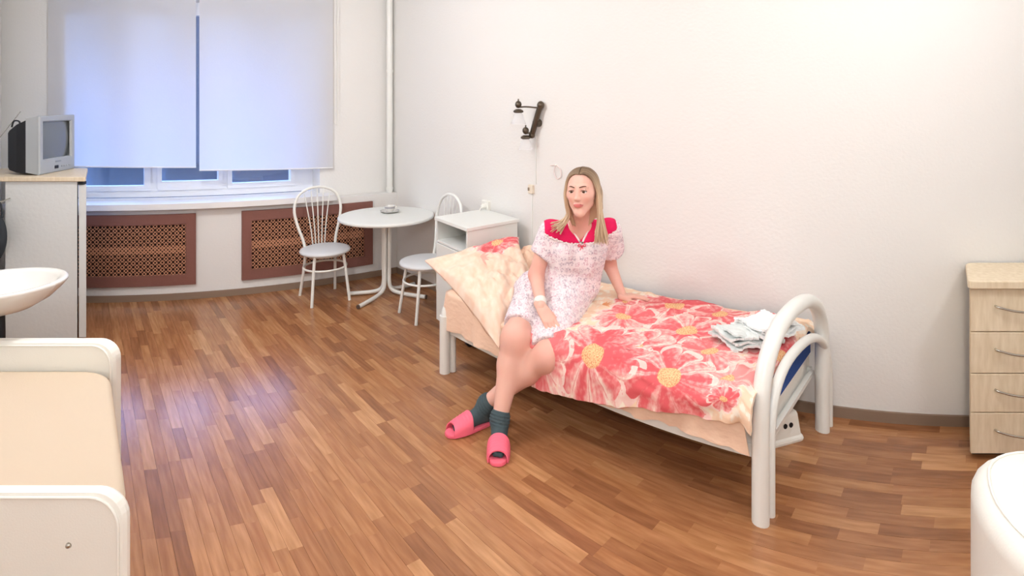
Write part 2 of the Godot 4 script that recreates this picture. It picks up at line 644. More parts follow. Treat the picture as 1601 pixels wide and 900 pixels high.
func make_materials() -> void:
	M.wall = relief(paint(c8(232, 230, 226), 0.85, 0.25), 512, 0.05, 0.7, 1.6)
	M.ceiling = paint(c8(240, 240, 238), 0.9, 0.2)
	M.white_enamel = paint(c8(236, 236, 230), 0.28, 0.5)
	M.white_board = paint(c8(232, 233, 228), 0.45, 0.45)
	M.white_plastic = paint(c8(240, 238, 230), 0.4, 0.5)
	M.window_frame = paint(c8(238, 240, 244), 0.35, 0.5)
	M.sill = paint(c8(240, 239, 238), 0.35, 0.5)
	M.porcelain = paint(c8(226, 223, 217), 0.12, 0.6)
	M.brown_frame = relief(paint(c8(132, 88, 78), 0.55, 0.4), 256, 0.03, 1.2, 3.0)
	M.lattice = paint(c8(192, 138, 108), 0.65, 0.3)
	M.dark_back = paint(c8(44, 28, 24), 0.9, 0.2)
	M.skirting = paint(c8(140, 118, 100), 0.6, 0.4)
	M.leatherette = relief(paint(c8(240, 239, 230), 0.42, 0.45), 256, 0.05, 0.4, 9.0)
	M.tan = relief(paint(c8(205, 186, 163), 0.75, 0.35), 256, 0.05, 0.5, 8.0)
	M.seat_vinyl = paint(c8(220, 222, 224), 0.35, 0.5)
	M.grey_side = relief(paint(c8(224, 226, 224), 0.6, 0.4), 256, 0.03, 0.6, 3.0)
	M.birch = paint(c8(238, 222, 196), 0.5, 0.4)
	M.birch.albedo_texture = noise_tex(512, 0.01, Color(0.92, 0.9, 0.86), Color(1, 1, 1), 4, 9)
	M.birch.uv1_triplanar = true
	M.birch.uv1_scale = Vector3(6, 1.0, 6)
	M.steel = paint(c8(190, 186, 176), 0.25)
	M.steel.metallic = 0.9
	M.brass = paint(c8(96, 86, 74), 0.3)
	M.brass.metallic = 0.85
	M.glass = paint(Color(0.93, 0.96, 1.0, 0.06), 0.02, 0.5)
	M.glass.transparency = BaseMaterial3D.TRANSPARENCY_ALPHA
	M.frosted = paint(Color(0.95, 0.96, 0.97, 0.16), 0.5, 0.5)
	M.frosted.transparency = BaseMaterial3D.TRANSPARENCY_ALPHA
	M.blind = relief(paint(c8(230, 228, 220), 0.9, 0.2), 256, 0.06, 0.5, 3.0)
	M.blind.backlight_enabled = true
	M.blind.backlight = Color(0.93, 0.94, 1.0)
	M.silver = paint(c8(168, 172, 174), 0.45, 0.5)
	M.screen = paint(c8(104, 108, 106), 0.12, 0.6)
	M.black = paint(c8(28, 30, 34), 0.5, 0.4)
	M.dark_bag = paint(c8(52, 56, 60), 0.7, 0.3)
	M.mattress_blue = cloth(c8(40, 76, 148), 8.0)
	M.linen = cloth(c8(236, 232, 224), 5.0)
	M.peach = cloth(c8(246, 212, 186), 4.0)
	M.grey_cloth = cloth(c8(246, 248, 246), 6.0)
	M.stripe_cloth = cloth(c8(226, 231, 228), 6.0)
	M.blanket = paint(Color.WHITE, 0.9, 0.25)
	M.blanket.albedo_texture = blanket_print()
	M.pillow = paint(Color.WHITE, 0.9, 0.25)
	M.pillow.albedo_texture = pillow_print()
	M.gown = paint(Color.WHITE, 0.9, 0.25)
	M.gown.albedo_texture = gown_print()
	M.gown.uv1_triplanar = true
	M.gown.uv1_scale = Vector3.ONE * 3.0
	M.yoke = cloth(c8(226, 34, 92), 9.0)
	M.lace = cloth(c8(248, 236, 236), 9.0)
	M.bow = cloth(c8(238, 84, 110), 9.0)
	M.sock = cloth(c8(72, 86, 90), 12.0)
	M.slipper = relief(paint(c8(250, 112, 134), 0.6, 0.4), 256, 0.05, 1.0, 9.0)
	M.skin = paint(Color.WHITE, 0.55, 0.4)
	M.skin.vertex_color_use_as_albedo = true
	M.skin.subsurf_scatter_enabled = true
	M.skin.subsurf_scatter_strength = 0.12
	M.hair = paint(Color.WHITE, 0.5, 0.45)
	M.hair.vertex_color_use_as_albedo = true
	M.eye = paint(Color.WHITE, 0.2, 0.5)
	M.eye.vertex_color_use_as_albedo = true
	M.brow = paint(c8(96, 66, 52), 0.8, 0.3)
	M.ground = relief(paint(c8(34, 40, 44), 0.95, 0.2), 256, 0.02, 2.0, 0.5)
	M.facade = relief(paint(c8(46, 52, 60), 0.9, 0.2), 256, 0.02, 1.0, 0.4)
	M.wood_tex = noise_tex(512, 0.012, Color(0.83, 0.79, 0.75), Color(1.0, 1.0, 1.0), 5, 21)
	M.planks = []
	for t in [[172, 118, 80], [158, 104, 70], [186, 132, 92], [146, 94, 62], [166, 110, 72], [178, 124, 84], [152, 100, 68], [198, 146, 104], [134, 84, 56], [170, 114, 78]]:
		var m := paint(c8(t[0], t[1], t[2]).lerp(c8(162, 122, 82), 0.35) * 1.09, 0.23, 0.5)
		m.albedo_texture = M.wood_tex
		M.planks.append(m)

# ------------------------------------------------------------------ camera and light
func make_view() -> void:
	var cam := Camera3D.new()
	cam.name = "camera"
	add_child(cam)
	cam.position = Vector3(0, 1.7, 0)
	cam.projection = Camera3D.PROJECTION_FRUSTUM
	cam.near = 0.05
	cam.far = 200.0
	cam.size = cam.near * 900.0 / 891.0
	cam.frustum_offset = Vector2(0, -290.0 / 891.0 * cam.near)
	cam.current = true
	var we := WorldEnvironment.new()
	we.name = "surroundings"
	var e := Environment.new()
	e.background_mode = Environment.BG_SKY
	var s := Sky.new()
	var sm := ProceduralSkyMaterial.new()
	sm.sky_top_color = Color(0.5, 0.67, 1.0)
	sm.sky_horizon_color = Color(0.7, 0.82, 1.0)
	sm.ground_bottom_color = Color(0.2, 0.24, 0.32)
	sm.ground_horizon_color = Color(0.5, 0.6, 0.8)
	sm.sky_energy_multiplier = SKY
	sm.ground_energy_multiplier = SKY * 0.5
	s.sky_material = sm
	e.sky = s
	e.tonemap_mode = Environment.TONE_MAPPER_LINEAR
	e.tonemap_exposure = EXPOSURE
	e.sdfgi_enabled = true
	e.ssao_enabled = true
	e.ssil_enabled = true
	we.environment = e
	add_child(we)

const SKY := 2.7
const EXPOSURE := 1.08
const LAMPS := [[-1.7, 2.9, 2.1, "left end of the room, nearest the window"], [0.5, 1.0, 1.05, "middle of the room, before the bed"], [2.2, 1.5, 1.0, "right side of the room, nearest the chest of drawers"], [-0.5, -1.2, 2.6, "back of the room behind the viewer"]]   # x, depth, energy, place of the ceiling lamps

func make_lamps() -> void:
	for l in LAMPS:
		var at := P(l[0], 2.99, l[1])
		var t := thing("ceiling_lamp", "white globe ceiling lamp at the " + l[3], "lamp", at, 0.0, "ceiling lamps")
		var m := MB.new()
		m.lathe([Vector2(0, 0), Vector2(0.09, 0), Vector2(0.085, -0.03), Vector2(0.02, -0.05), Vector2(0.015, -0.1), Vector2(0.05, -0.12), Vector2(0.05, -0.14), Vector2(0, -0.14)], 24)
		part("mount", m, M.white_plastic, t)
		var g := MB.new()
		g.ball(Vector3(0, -0.26, 0), Vector3.ONE * 0.14, 16, 24)
		var gm := paint(Color(1, 1, 1), 0.5)
		gm.emission_enabled = true
		gm.emission = Color(1.0, 0.99, 0.98)
		gm.emission_energy_multiplier = 1.2
		part("globe", g, gm, t)
		var a := OmniLight3D.new()
		a.name = "lamp_light"
		a.light_color = Color(0.985, 0.99, 1.0)
		a.light_energy = l[2]
		a.light_size = 0.13
		a.shadow_enabled = true
		a.omni_range = 14.0
		a.omni_attenuation = 2.0
		add_child(a, true)
		a.position = at + Vector3(0, -0.26, 0)

# ------------------------------------------------------------------ the room
func make_room() -> void:
	# floor slab, then the printed strips of the floor covering
	var m := MB.new()
	m.box(Vector3(-5.6, -0.15, -7.2), Vector3(4.6, -0.004, 2.9), 0.001)
	var base := struct("floor", m, M.planks[1])
	var g := RandomNumberGenerator.new()
	g.seed = 77
	var items := []
	var wide := 0.06
	var b := WALL_B - 0.01
	var row := 0
	while b > -2.8:
		var a := -1.9 + g.randf() * 0.4
		while a < WALL_A - 0.02:
			var l := minf([0.26, 0.36, 0.42, 0.48][g.randi() % 4], WALL_A - 0.015 - a)
			if l > 0.02:
				var mid := plan(a + l / 2, b - wide / 2)
				var px := 800.5 + 891.0 * mid.x / mid.y
				var py := 160.0 + 1.7 * 891.0 / mid.y
				if px > -420 and px < 1900 and py < 1260 and atan2(b, a) - RIGHT_AZ > -2.4:
					var seen := px > -10 and px < 1610 and py < 912
					items.append([(1.0 / mid.y) if seen else 0.0, a, a + l, b - wide, b, g.randi()])
			a += l
		b -= wide
		row += 1
	items.sort_custom(func(p, q): return p[0] > q[0])
	var rest := {}
	for k in items.size():
		var it: Array = items[k]
		var kind: int = it[5] % M.planks.size()
		var pm := bent_mb()
		if k >= 300:
			if not rest.has(kind):
				rest[kind] = bent_mb()
			pm = rest[kind]
		strip(pm, it)
		if k < 300:
			part("plank", pm, M.planks[kind], base)
	var joined := ArrayMesh.new()
	for kind in rest:
		joined.add_surface_from_arrays(Mesh.PRIMITIVE_TRIANGLES, (rest[kind].mesh() as ArrayMesh).surface_get_arrays(0))
		joined.surface_set_material(joined.get_surface_count() - 1, M.planks[kind])
	var far := MeshInstance3D.new()
	far.name = "far_planks"
	far.mesh = joined
	far.set_meta("kind", "stuff")
	base.add_child(far)

	# walls; the plan of the room is bent as the photograph shows it
	m = bent_mb()
	m.slab(WALL_UP, WALL_UP + 0.35, -0.75, -0.085, 0.8, 3.0, 2, 8)
	m.slab(WALL_UP, WALL_UP + 0.35, 2.21, 3.3, 0.8, 3.0, 2, 12)
	m.slab(WALL_UP, WALL_UP + 0.35, -0.085, 2.21, 2.62, 3.0, 2, 24)
	m.slab(WALL_A, WALL_UP + 0.35, -0.75, 3.3, -0.15, 0.8, 2, 40)
	struct("wall_far", m, M.wall)
	m = bent_mb()
	m.slab(-1.6, 5.32, WALL_B, WALL_B + 0.3, -0.15, 3.0, 60, 2)
	struct("wall_right", m, M.wall)
	# where the bent walls leave the frame the room closes with plain ones
	var e0 := plan(WALL_UP, -0.7)
	m = MB.new()
	m.prism([e0, Vector2(-2.95, 2.7), Vector2(-3.15, 2.6), e0 + Vector2(-0.25, 0.1)], -0.15, 3.0, 0.001)
	m.prism([Vector2(-2.95, 2.7), Vector2(-2.95, -2.6), Vector2(-3.2, -2.6), Vector2(-3.2, 2.7)], -0.15, 3.0, 0.001)
	struct("wall_left", m, M.wall)
	var e1 := plan(-1.55, WALL_B)
	m = MB.new()
	m.prism([e1 + Vector2(-0.1, 0), e1 + Vector2(0.25, 0.2), Vector2(e1.x + 0.25, -2.6), Vector2(e1.x - 0.1, -2.6)], -0.15, 3.0, 0.001)
	struct("wall_beside", m, M.wall)
	m = MB.new()
	m.box(Vector3(-3.2, -0.15, 2.6), Vector3(e1.x + 0.25, 3.0, 2.85), 0.001)
	struct("wall_near", m, M.wall)
	m = MB.new()
	m.box(Vector3(-5.6, 3.0, -7.2), Vector3(e1.x + 0.4, 3.2, 2.9), 0.001)
	struct("ceiling", m, M.ceiling)

	m = bent_mb()
	m.slab(WALL_A - 0.014, WALL_A, -0.7, WALL_B, 0.0, 0.055, 1, 40)
	struct("baseboard_far", m, M.skirting)
	m = bent_mb()
	m.slab(-1.5, WALL_A, WALL_B - 0.014, WALL_B, 0.0, 0.055, 50, 1)
	struct("baseboard_right", m, M.skirting)

	# window: frame, three sashes and their panes
	m = bent_mb()
	var fa := 5.14
	var fb := 5.2
	m.slab(fa, fb, -0.085, 2.21, 0.84, 0.9, 1, 24)
	m.slab(fa, fb, -0.085, 2.21, 2.56, 2.62, 1, 24)
	for k in [[-0.085, -0.02], [0.63, 0.69], [1.3, 1.345], [2.02, 2.21]]:
		m.slab(fa, fb, k[0], k[1], 0.9, 2.56, 1, 2)
	var win := struct("window_1", m, M.window_frame)
	for k in [[-0.02, 0.63, 0.06, 0.0], [0.69, 1.3, 0.04, 0.035], [1.345, 2.02, 0.045, 0.0]]:
		m = bent_mb()
		var s0: float = fa - 0.015
		m.slab(s0, fb - 0.01, k[0], k[0] + k[2], 0.9, 2.56, 1, 1)
		m.slab(s0, fb - 0.01, k[1] - k[2], k[1], 0.9, 2.56, 1, 1)
		m.slab(s0, fb - 0.01, k[0] + k[2], k[1] - k[2], 0.9, 0.945 + k[3], 1, 6)
		m.slab(s0, fb - 0.01, k[0] + k[2], k[1] - k[2], 2.5, 2.56, 1, 6)
		var sash := part("sash", m, M.window_frame, win)
		m = bent_mb()
		m.slab(fb - 0.035, fb - 0.03, k[0] + k[2] - 0.005, k[1] - k[2] + 0.005, 0.94 + k[3], 2.505, 1, 6)
		part("pane", m, M.glass, sash)
	m = bent_mb()
	m.slab(4.78, fa, -0.7, 2.3, 0.8, 0.835, 1, 30)
	m.slab(4.775, 4.80, -0.7, 2.3, 0.79, 0.84, 1, 30)
	struct("trim_1", m, M.sill)

func strip(pm: MB, it: Array) -> void:
	var g := RandomNumberGenerator.new()
	g.seed = it[5]
	var u0 := g.randf() * 5.0
	var v0 := g.randf() * 5.0
	var gap := 0.0001
	var k := 3
	var rings := []
	for s in k + 1:
		var a: float = lerpf(it[1] + gap, it[2] - gap, float(s) / k)
		var row := []
		for q in [[it[3] + gap, -0.004], [it[3] + gap + 0.0004, 0.0], [it[4] - gap - 0.0004, 0.0], [it[4] - gap, -0.004]]:
			row.append([pm.at(Vector3(a, q[1], q[0])), Vector2(u0 + (a - it[1]) * 0.55, v0 + (q[0] - it[3]) * 5.0)])
		rings.append(row)
	for s in k:
		for q in 3:
			var c := [rings[s][q], rings[s + 1][q], rings[s + 1][q + 1], rings[s][q + 1]]
			var at := pm.v.size()
			pm.quad(c[0][0], c[1][0], c[2][0], c[3][0])
			for z in 4:
				pm.uv[at + z] = c[z][1]
			if pm.n[at].y < 0.0:
				for z in 4:
					pm.n[at + z] = -pm.n[at + z]
				var f := pm.i.size() - 6
				for z in [f, f + 3]:
					var h := pm.i[z + 1]
					pm.i[z + 1] = pm.i[z + 2]
					pm.i[z + 2] = h

# ------------------------------------------------------------------ things at the window wall
func make_blinds() -> void:
	for k in [[-0.288, 1.006, 1.15, 1.128, "white roller blind over the left part of the window, behind the television"], [1.036, 2.33, 1.1, 1.075, "white roller blind over the right part of the window, beside the heating pipe"]]:
		var c := room(Vector3(4.93, 0, (k[0] + k[1]) / 2))
		var t := thing("roller_blind", k[4], "blind", Vector3(c.x, k[2], c.z), 0.0, "roller blinds at the window")
		var m := bent_mb(t.position)
		m.grid(1, 24, func(s, w): return Vector3(4.93, lerpf(2.9, lerpf(k[2], k[3], w), s), lerpf(k[0], k[1], w)))
		part("fabric", m, M.blind, t)
		m = bent_mb(t.position)
		m.grid(8, 24, func(s, w): return Vector3(4.93 + 0.006 * cos(s * TAU), lerpf(k[2], k[3], w) + 0.006 * sin(s * TAU), lerpf(k[0], k[1], w)), true)
		part("bottom_bar", m, M.sill, t)
		m = bent_mb(t.position)
		m.grid(12, 12, func(s, w): return Vector3(4.94 + 0.025 * cos(s * TAU), 2.91 + 0.025 * sin(s * TAU), lerpf(k[0], k[1], w)), true)
		part("roller", m, M.white_plastic, t)
		if k[0] > 1.0:
			m = bent_mb(t.position)
			var path := []
			for s in 24:
				path.append(Vector3(4.92, lerpf(2.85, 1.5, s / 23.0), 2.345))
			for s in 24:
				path.append(Vector3(4.92, lerpf(1.48, 2.85, s / 23.0), 2.375))
			m.tube(path, 0.003, 6)
			part("pull_chain", m, M.white_plastic, t)

func make_screens() -> void:
	for k in [[-0.35, 0.985, "brown perforated radiator screen beside the wardrobe, the left of two"], [1.4, 2.71, "brown perforated radiator screen behind the white chair and round table"]]:
		var c := room(Vector3(4.83, 0, (k[0] + k[1]) / 2))
		var t := thing("radiator_screen", k[2], "radiator cover", Vector3(c.x, 0.13, c.z), 0.0, "radiator screens under the window")
		var y0 := 0.13
		var y1 := 0.74
		var fw := 0.088
		var a0 := 4.826
		var a1 := 4.85
		for q in [[k[0], k[1], y0, y0 + fw], [k[0], k[1], y1 - fw, y1], [k[0], k[0] + fw, y0 + fw, y1 - fw], [k[1] - fw, k[1], y0 + fw, y1 - fw]]:
			var m := bent_mb(t.position)
			m.slab(a0, a1, q[0], q[1], q[2], q[3], 1, 12)
			part("frame_rail", m, M.brown_frame, t)
		var m := bent_mb(t.position)
		m.slab(a1 - 0.006, a1 - 0.001, k[0] + fw, k[1] - fw, y0 + fw, y1 - fw, 1, 12)
		part("backing", m, M.dark_back, t)
		# the pierced board: square cells with an eight-sided hole, every other one smaller
		m = bent_mb(t.position)
		var b0: float = k[0] + fw
		var b1: float = k[1] - fw
		var nb := int((b1 - b0) / 0.031)
		var ny := 14
		var cb := (b1 - b0) / nb
		var cy := (y1 - y0 - 2 * fw) / ny
		for i in nb:
			for j in ny:
				var mb := b0 + (i + 0.5) * cb
				var my := y0 + fw + (j + 0.5) * cy
				var hole := 0.42 if (i + j) % 2 == 0 else 0.3
				if j in [6, 7]:
					hole *= 0.6
				for q in 8:
					var f0 := TAU * q / 8 + PI / 8
					var f1 := TAU * (q + 1) / 8 + PI / 8
					var o0 := sq(f0)
					var o1 := sq(f1)
					var r0 := Vector2.from_angle(f0) * hole
					var r1 := Vector2.from_angle(f1) * hole
					m.quad(m.at(Vector3(a0 + 0.0135, my + r0.y * cy, mb + r0.x * cb)), m.at(Vector3(a0 + 0.0135, my + o0.y * cy, mb + o0.x * cb)), m.at(Vector3(a0 + 0.0135, my + o1.y * cy, mb + o1.x * cb)), m.at(Vector3(a0 + 0.0135, my + r1.y * cy, mb + r1.x * cb)))
					m.quad(m.at(Vector3(a0 + 0.0135, my + r0.y * cy, mb + r0.x * cb)), m.at(Vector3(a0 + 0.0135, my + r1.y * cy, mb + r1.x * cb)), m.at(Vector3(a0 + 0.0165, my + r1.y * cy, mb + r1.x * cb)), m.at(Vector3(a0 + 0.0165, my + r0.y * cy, mb + r0.x * cb)))
		var lat := part("pierced_board", m, M.lattice, t)
		lat.set_meta("kind", "stuff")

func sq(f: float) -> Vector2:
	var d := Vector2.from_angle(f)
	return d * 0.5 / maxf(absf(d.x), absf(d.y))

func make_pipe() -> void:
	var c := room(Vector3(4.9, 0, 2.945))
	var t := thing("heating_pipe", "white vertical heating pipe in the corner beside the right blind", "pipe", Vector3(c.x, 0.8, c.z))
	var m := mb_at(Vector3.ZERO)
	m.tube([Vector3(0, 0, 0), Vector3(0, 2.2, 0)], 0.031, 16)
	part("pipe_run", m, M.white_enamel, t)
	for y in [0.02, 1.2]:
		m = MB.new()
		m.tube([Vector3(0, y, 0), Vector3(0, y + 0.03, 0)], 0.036, 16)
		part("collar", m, M.white_enamel, t)

func make_wardrobe() -> void:
	var z0 := 4.05
	var z1 := 4.57
	var at := P(-3.3, 0, 4.05)
	var t := thing("wardrobe", "low pale grey wardrobe with a light wood top under the television", "wardrobe", at)
	var ray := Vector2(-0.746, 1.0) * (z1 - z0)
	var nl := Vector2(-3.6, z0)
	var nr := Vector2(-3.09, z0)
	var m := mb_at(at)
	m.prism([nl, nr, nr + Vector2(-0.75, 1.0) * (z1 - z0), nl + Vector2(-0.4, z1 - z0)], 0.0, 1.14, 0.003)
	part("carcass", m, M.grey_side, t)
	m = mb_at(at)
	m.prism([nr + Vector2(0.012, 0.0), nr + Vector2(0.064, -0.0), nr + Vector2(0.064, 0) + ray, nr + Vector2(0.012, 0) + ray], 0.03, 1.115, 0.003)
	part("door", m, M.grey_side, t)
	m = mb_at(at)
	m.prism(round_plan([nl + Vector2(-0.12, -0.02), nr + Vector2(0.075, -0.02), nr + Vector2(0.075, 0) + ray * 1.02, nl + Vector2(-0.5, z1 - z0)], 0.015, 3), 1.14, 1.172, 0.004)
	part("top_board", m, M.birch, t)
	m = mb_at(at)
	m.prism([nr + Vector2(0.015, -0.012), nr + Vector2(0.05, -0.012), nr + Vector2(0.05, 0.02), nr + Vector2(0.015, 0.02)], 1.118, 1.139, 0.001)
	part("hinge", m, M.black, t)

func make_tv() -> void:
	# local frame: x along the front to the right as seen, y up, z out of the screen
	var at := P(-3.456, 1.1725, 4.34)
	var f := Vector3(-0.083, 0, -0.44).normalized()          # along the front, away from the viewer
	var out := Vector3(0.44, 0, -0.083).normalized()
	var t := thing("television", "small silver tube television with a black back standing on the wardrobe", "television", at)
	var b := Basis(f, Vector3.UP, out)
	var m := MB.new()
	m.T = Transform3D(b, Vector3.ZERO)
	var w := 0.225
	# bezel: tapering surround
	var ring := func(x: float, y0: float, y1: float, z: float) -> Array: return [Vector3(-x, y0, z), Vector3(x, y0, z), Vector3(x, y1, z), Vector3(-x, y1, z)]
	m = MB.new()
	m.T = Transform3D(b, Vector3.ZERO)
	loops(m, [ring.call(w - 0.02, 0.02, 0.41, -0.1), ring.call(w - 0.004, 0.004, 0.426, -0.02), ring.call(w, 0.0, 0.43, -0.008), ring.call(w - 0.008, 0.008, 0.422, 0.0), ring.call(w - 0.038, 0.1, 0.392, 0.0), ring.call(w - 0.048, 0.11, 0.382, -0.015)], true, false)
	part("bezel", m, M.silver, t)
	m = MB.new()
	m.T = Transform3D(b, Vector3.ZERO)
	m.grid(10, 12, func(s, u):
		var x: float = (u * 2 - 1) * (w - 0.045)
		var y := lerpf(0.108, 0.386, s)
		return Vector3(x, y, -0.004 - 0.018 * pow(absf(u * 2 - 1), 2) - 0.012 * pow(absf(s * 2 - 1), 2)))
	part("screen", m, M.screen, t)
	m = MB.new()
	m.T = Transform3D(b, Vector3.ZERO)
	loops(m, [ring.call(0.09, 0.05, 0.3, -0.28), ring.call(0.1, 0.03, 0.32, -0.265), ring.call(0.15, 0.015, 0.365, -0.19), ring.call(w - 0.03, 0.012, 0.4, -0.1)], true, true)
	part("back_shell", m, M.black, t)
	m = MB.new()
	m.T = Transform3D(b, Vector3.ZERO)
	m.box(Vector3(-0.045, 0.028, -0.004), Vector3(0.0, 0.052, 0.003), 0.002)
	part("sensor_window", m, M.black, t)
	for k in 4:
		m = MB.new()
		m.T = Transform3D(b, Vector3.ZERO)
		m.box(Vector3(0.04 + k * 0.032, 0.034, -0.004), Vector3(0.062 + k * 0.032, 0.044, 0.004), 0.002)
		part("button", m, M.silver, t)
	m = MB.new()
	m.T = Transform3D(b, Vector3.ZERO)
	m.box(Vector3(-0.035, 0.075, -0.004), Vector3(0.035, 0.087, 0.002), 0.001)
	part("badge", m, paint(c8(140, 146, 150), 0.4), t)
	m = MB.new()
	m.T = Transform3D(b, Vector3.ZERO)
	m.tube(spline([Vector3(-0.1, 0.34, -0.2), Vector3(-0.1, 0.385, -0.2), Vector3(-0.1, 0.39, -0.235), Vector3(-0.1, 0.345, -0.25)], 4), 0.006, 8)
	part("handle", m, M.black, t)
	m = MB.new()
	m.T = Transform3D(b, Vector3.ZERO)
	m.tube([Vector3(-0.11, 0.1, -0.44), Vector3(-0.0, 0.46, -0.25)], 0.0025, 6)
	part("antenna", m, M.steel, t)

# joins rings of equal corner count into one closed shape with flat faces
func loops(m: MB, rings: Array, cap_first: bool, cap_last: bool) -> void:
	var v0 := m.v.size()
	var i0 := m.i.size()
	for r in rings.size() - 1:
		var k: int = rings[r].size()
		for j in k:
			m.quad(m.at(rings[r][j]), m.at(rings[r][(j + 1) % k]), m.at(rings[r + 1][(j + 1) % k]), m.at(rings[r + 1][j]))
	if cap_first:
		var q: Array = rings[0]
		for j in range(1, q.size() - 1):
			m.tri(m.at(q[0]), m.at(q[j + 1]), m.at(q[j]))
	if cap_last:
		var q: Array = rings[-1]
		for j in range(1, q.size() - 1):
			m.tri(m.at(q[0]), m.at(q[j]), m.at(q[j + 1]))
	m.orient(v0, i0)

func make_sink() -> void:
	var at := P(-2.43, 0.0, 2.68)
	var t := thing("wash_basin", "white oval porcelain wash basin at the left edge, before the wardrobe", "sink", at)
	var m := MB.new()
	var prof := [Vector2(0.0, 0.715), Vector2(0.06, 0.712), Vector2(0.15, 0.73), Vector2(0.22, 0.77), Vector2(0.265, 0.815), Vector2(0.283, 0.838), Vector2(0.284, 0.848), Vector2(0.274, 0.854), Vector2(0.255, 0.852), Vector2(0.24, 0.84), Vector2(0.215, 0.8), Vector2(0.15, 0.755), Vector2(0.07, 0.738), Vector2(0.0, 0.735)]
	m.lathe(prof, 48, Vector3.ZERO, 1.0, 0.9)
	m.smooth()
	part("bowl", m, M.porcelain, t)
	m = MB.new()
	m.tube(spline([Vector3(0.02, 0.72, 0.0), Vector3(0.02, 0.55, 0.0), Vector3(-0.02, 0.5, 0.0), Vector3(-0.12, 0.54, -0.02), Vector3(-0.52, 0.55, -0.05)], 5), 0.02, 10)
	part("drain_pipe", m, M.black, t)
	m = MB.new()
	m.box(Vector3(-0.5, 0.7, -0.2), Vector3(-0.2, 0.85, 0.2), 0.03)
	part("wall_shelf", m, M.porcelain, t)
	m = MB.new()
	m.tube(spline([Vector3(-0.3, 0.85, 0.0), Vector3(-0.3, 0.97, 0.0), Vector3(-0.26, 1.0, 0.0), Vector3(-0.18, 0.99, 0.0), Vector3(-0.16, 0.95, 0.0)], 4), 0.011, 10)
	part("tap", m, M.steel, t)

func make_bag() -> void:
	var at := P(-3.56, 0.62, 3.95)
	var t := thing("bag", "dark bag hanging between the wardrobe and the left edge", "bag", at)
	var m := MB.new()
	m.grid(12, 16, func(s, u):
		var r := 0.055 * pow(sin(PI * clampf(s, 0.02, 0.98)), 0.5)
		return Vector3(cos(u * TAU) * r, s * 0.3, sin(u * TAU) * r * 0.6), false, true)
	m.orient(0, 0)
	part("pouch", m, M.dark_bag, t)
	m = MB.new()
	m.tube(spline([Vector3(-0.03, 0.28, 0), Vector3(-0.02, 0.36, 0), Vector3(0.0, 0.39, 0), Vector3(0.02, 0.36, 0), Vector3(0.03, 0.28, 0)], 4), 0.006, 8)
	part("strap", m, M.dark_bag, t)
	m = MB.new()
	m.tube([Vector3(0.0, 0.4, -0.09), Vector3(0.0, 0.385, 0.0), Vector3(0.0, 0.4, 0.02)], 0.005, 8)
	part("hook", m, M.steel, t)

func make_table() -> void:
	var at := P(-1.105, 0, 5.02)
	var t := thing("round_table", "white round pedestal table between the two white chairs", "table", at)
	var m := MB.new()
	m.lathe([Vector2(0, 0.682), Vector2(0.405, 0.682), Vector2(0.413, 0.686), Vector2(0.415, 0.696), Vector2(0.413, 0.706), Vector2(0.405, 0.71), Vector2(0, 0.71)], 64)
	part("tabletop", m, M.white_board, t)
	m = MB.new()
	m.lathe([Vector2(0, 0.665), Vector2(0.13, 0.665), Vector2(0.13, 0.682), Vector2(0, 0.682)], 24)
	part("mounting_plate", m, M.white_enamel, t)
	for e in [Vector3(-0.34, 0, 0.0), Vector3(-0.16, 0, 0.33), Vector3(0.36, 0, 0.09), Vector3(0.2, 0, -0.27)]:
		var d: Vector3 = e.normalized()
		m = MB.new()
		m.tube(spline([d * 0.026 + Vector3(0, 0.67, 0), d * 0.026 + Vector3(0, 0.3, 0), d * 0.026 + Vector3(0, 0.13, 0), d * 0.05 + Vector3(0, 0.062, 0), d * 0.12 + Vector3(0, 0.036, 0), d * 0.24 + Vector3(0, 0.024, 0), e + Vector3(0, 0.018, 0)], 6), 0.017, 12)
		var leg := part("leg", m, M.white_enamel, t)
		m = MB.new()
		m.tube([e + Vector3(0, 0.0185, 0) - d * 0.004, e + Vector3(0, 0.0185, 0) + d * 0.006], 0.0178, 12)
		part("end_cap", m, paint(c8(92, 70, 58), 0.7), leg)
	var s := P(-1.1, 0.7105, 5.13)
	var sa := thing("saucer", "white saucer under the cup on the round table", "saucer", s)
	m = MB.new()
	m.lathe([Vector2(0, 0), Vector2(0.045, 0.0), Vector2(0.083, 0.014), Vector2(0.086, 0.017), Vector2(0.082, 0.0175), Vector2(0.045, 0.006), Vector2(0, 0.005)], 40)
	m.smooth()
	part("dish", m, M.porcelain, sa)
	m = MB.new()
	m.tube(circle(0.08, 0.0165, 40), 0.0022, 6, true)
	part("grey_rim", m, paint(c8(150, 148, 152), 0.4), sa)
	var cu := thing("cup", "small white cup with a grey band on its saucer", "cup", s + Vector3(0, 0.006, 0))
	m = MB.new()
	m.lathe([Vector2(0, 0), Vector2(0.026, 0.0), Vector2(0.03, 0.006), Vector2(0.044, 0.03), Vector2(0.048, 0.056), Vector2(0.046, 0.056), Vector2(0.041, 0.03), Vector2(0.027, 0.01), Vector2(0, 0.008)], 36)
	m.smooth()
	part("vessel", m, M.porcelain, cu)
	m = MB.new()
	m.lathe([Vector2(0.0452, 0.034), Vector2(0.0478, 0.048), Vector2(0.047, 0.048), Vector2(0.0445, 0.034), Vector2(0.0452, 0.034)], 36)
	part("grey_band", m, paint(c8(160, 158, 162), 0.4), cu)
	m = MB.new()
	m.tube(spline([Vector3(0.043, 0.045, -0.0), Vector3(0.062, 0.047, 0), Vector3(0.066, 0.03, 0), Vector3(0.042, 0.018, 0)], 5), 0.0035, 8)
	part("handle", m, M.porcelain, cu)

func circle(r: float, y: float, k: int) -> Array:
	var out := []
	for j in k:
		out.append(Vector3(cos(TAU * j / k) * r, y, sin(TAU * j / k) * r))
	return out

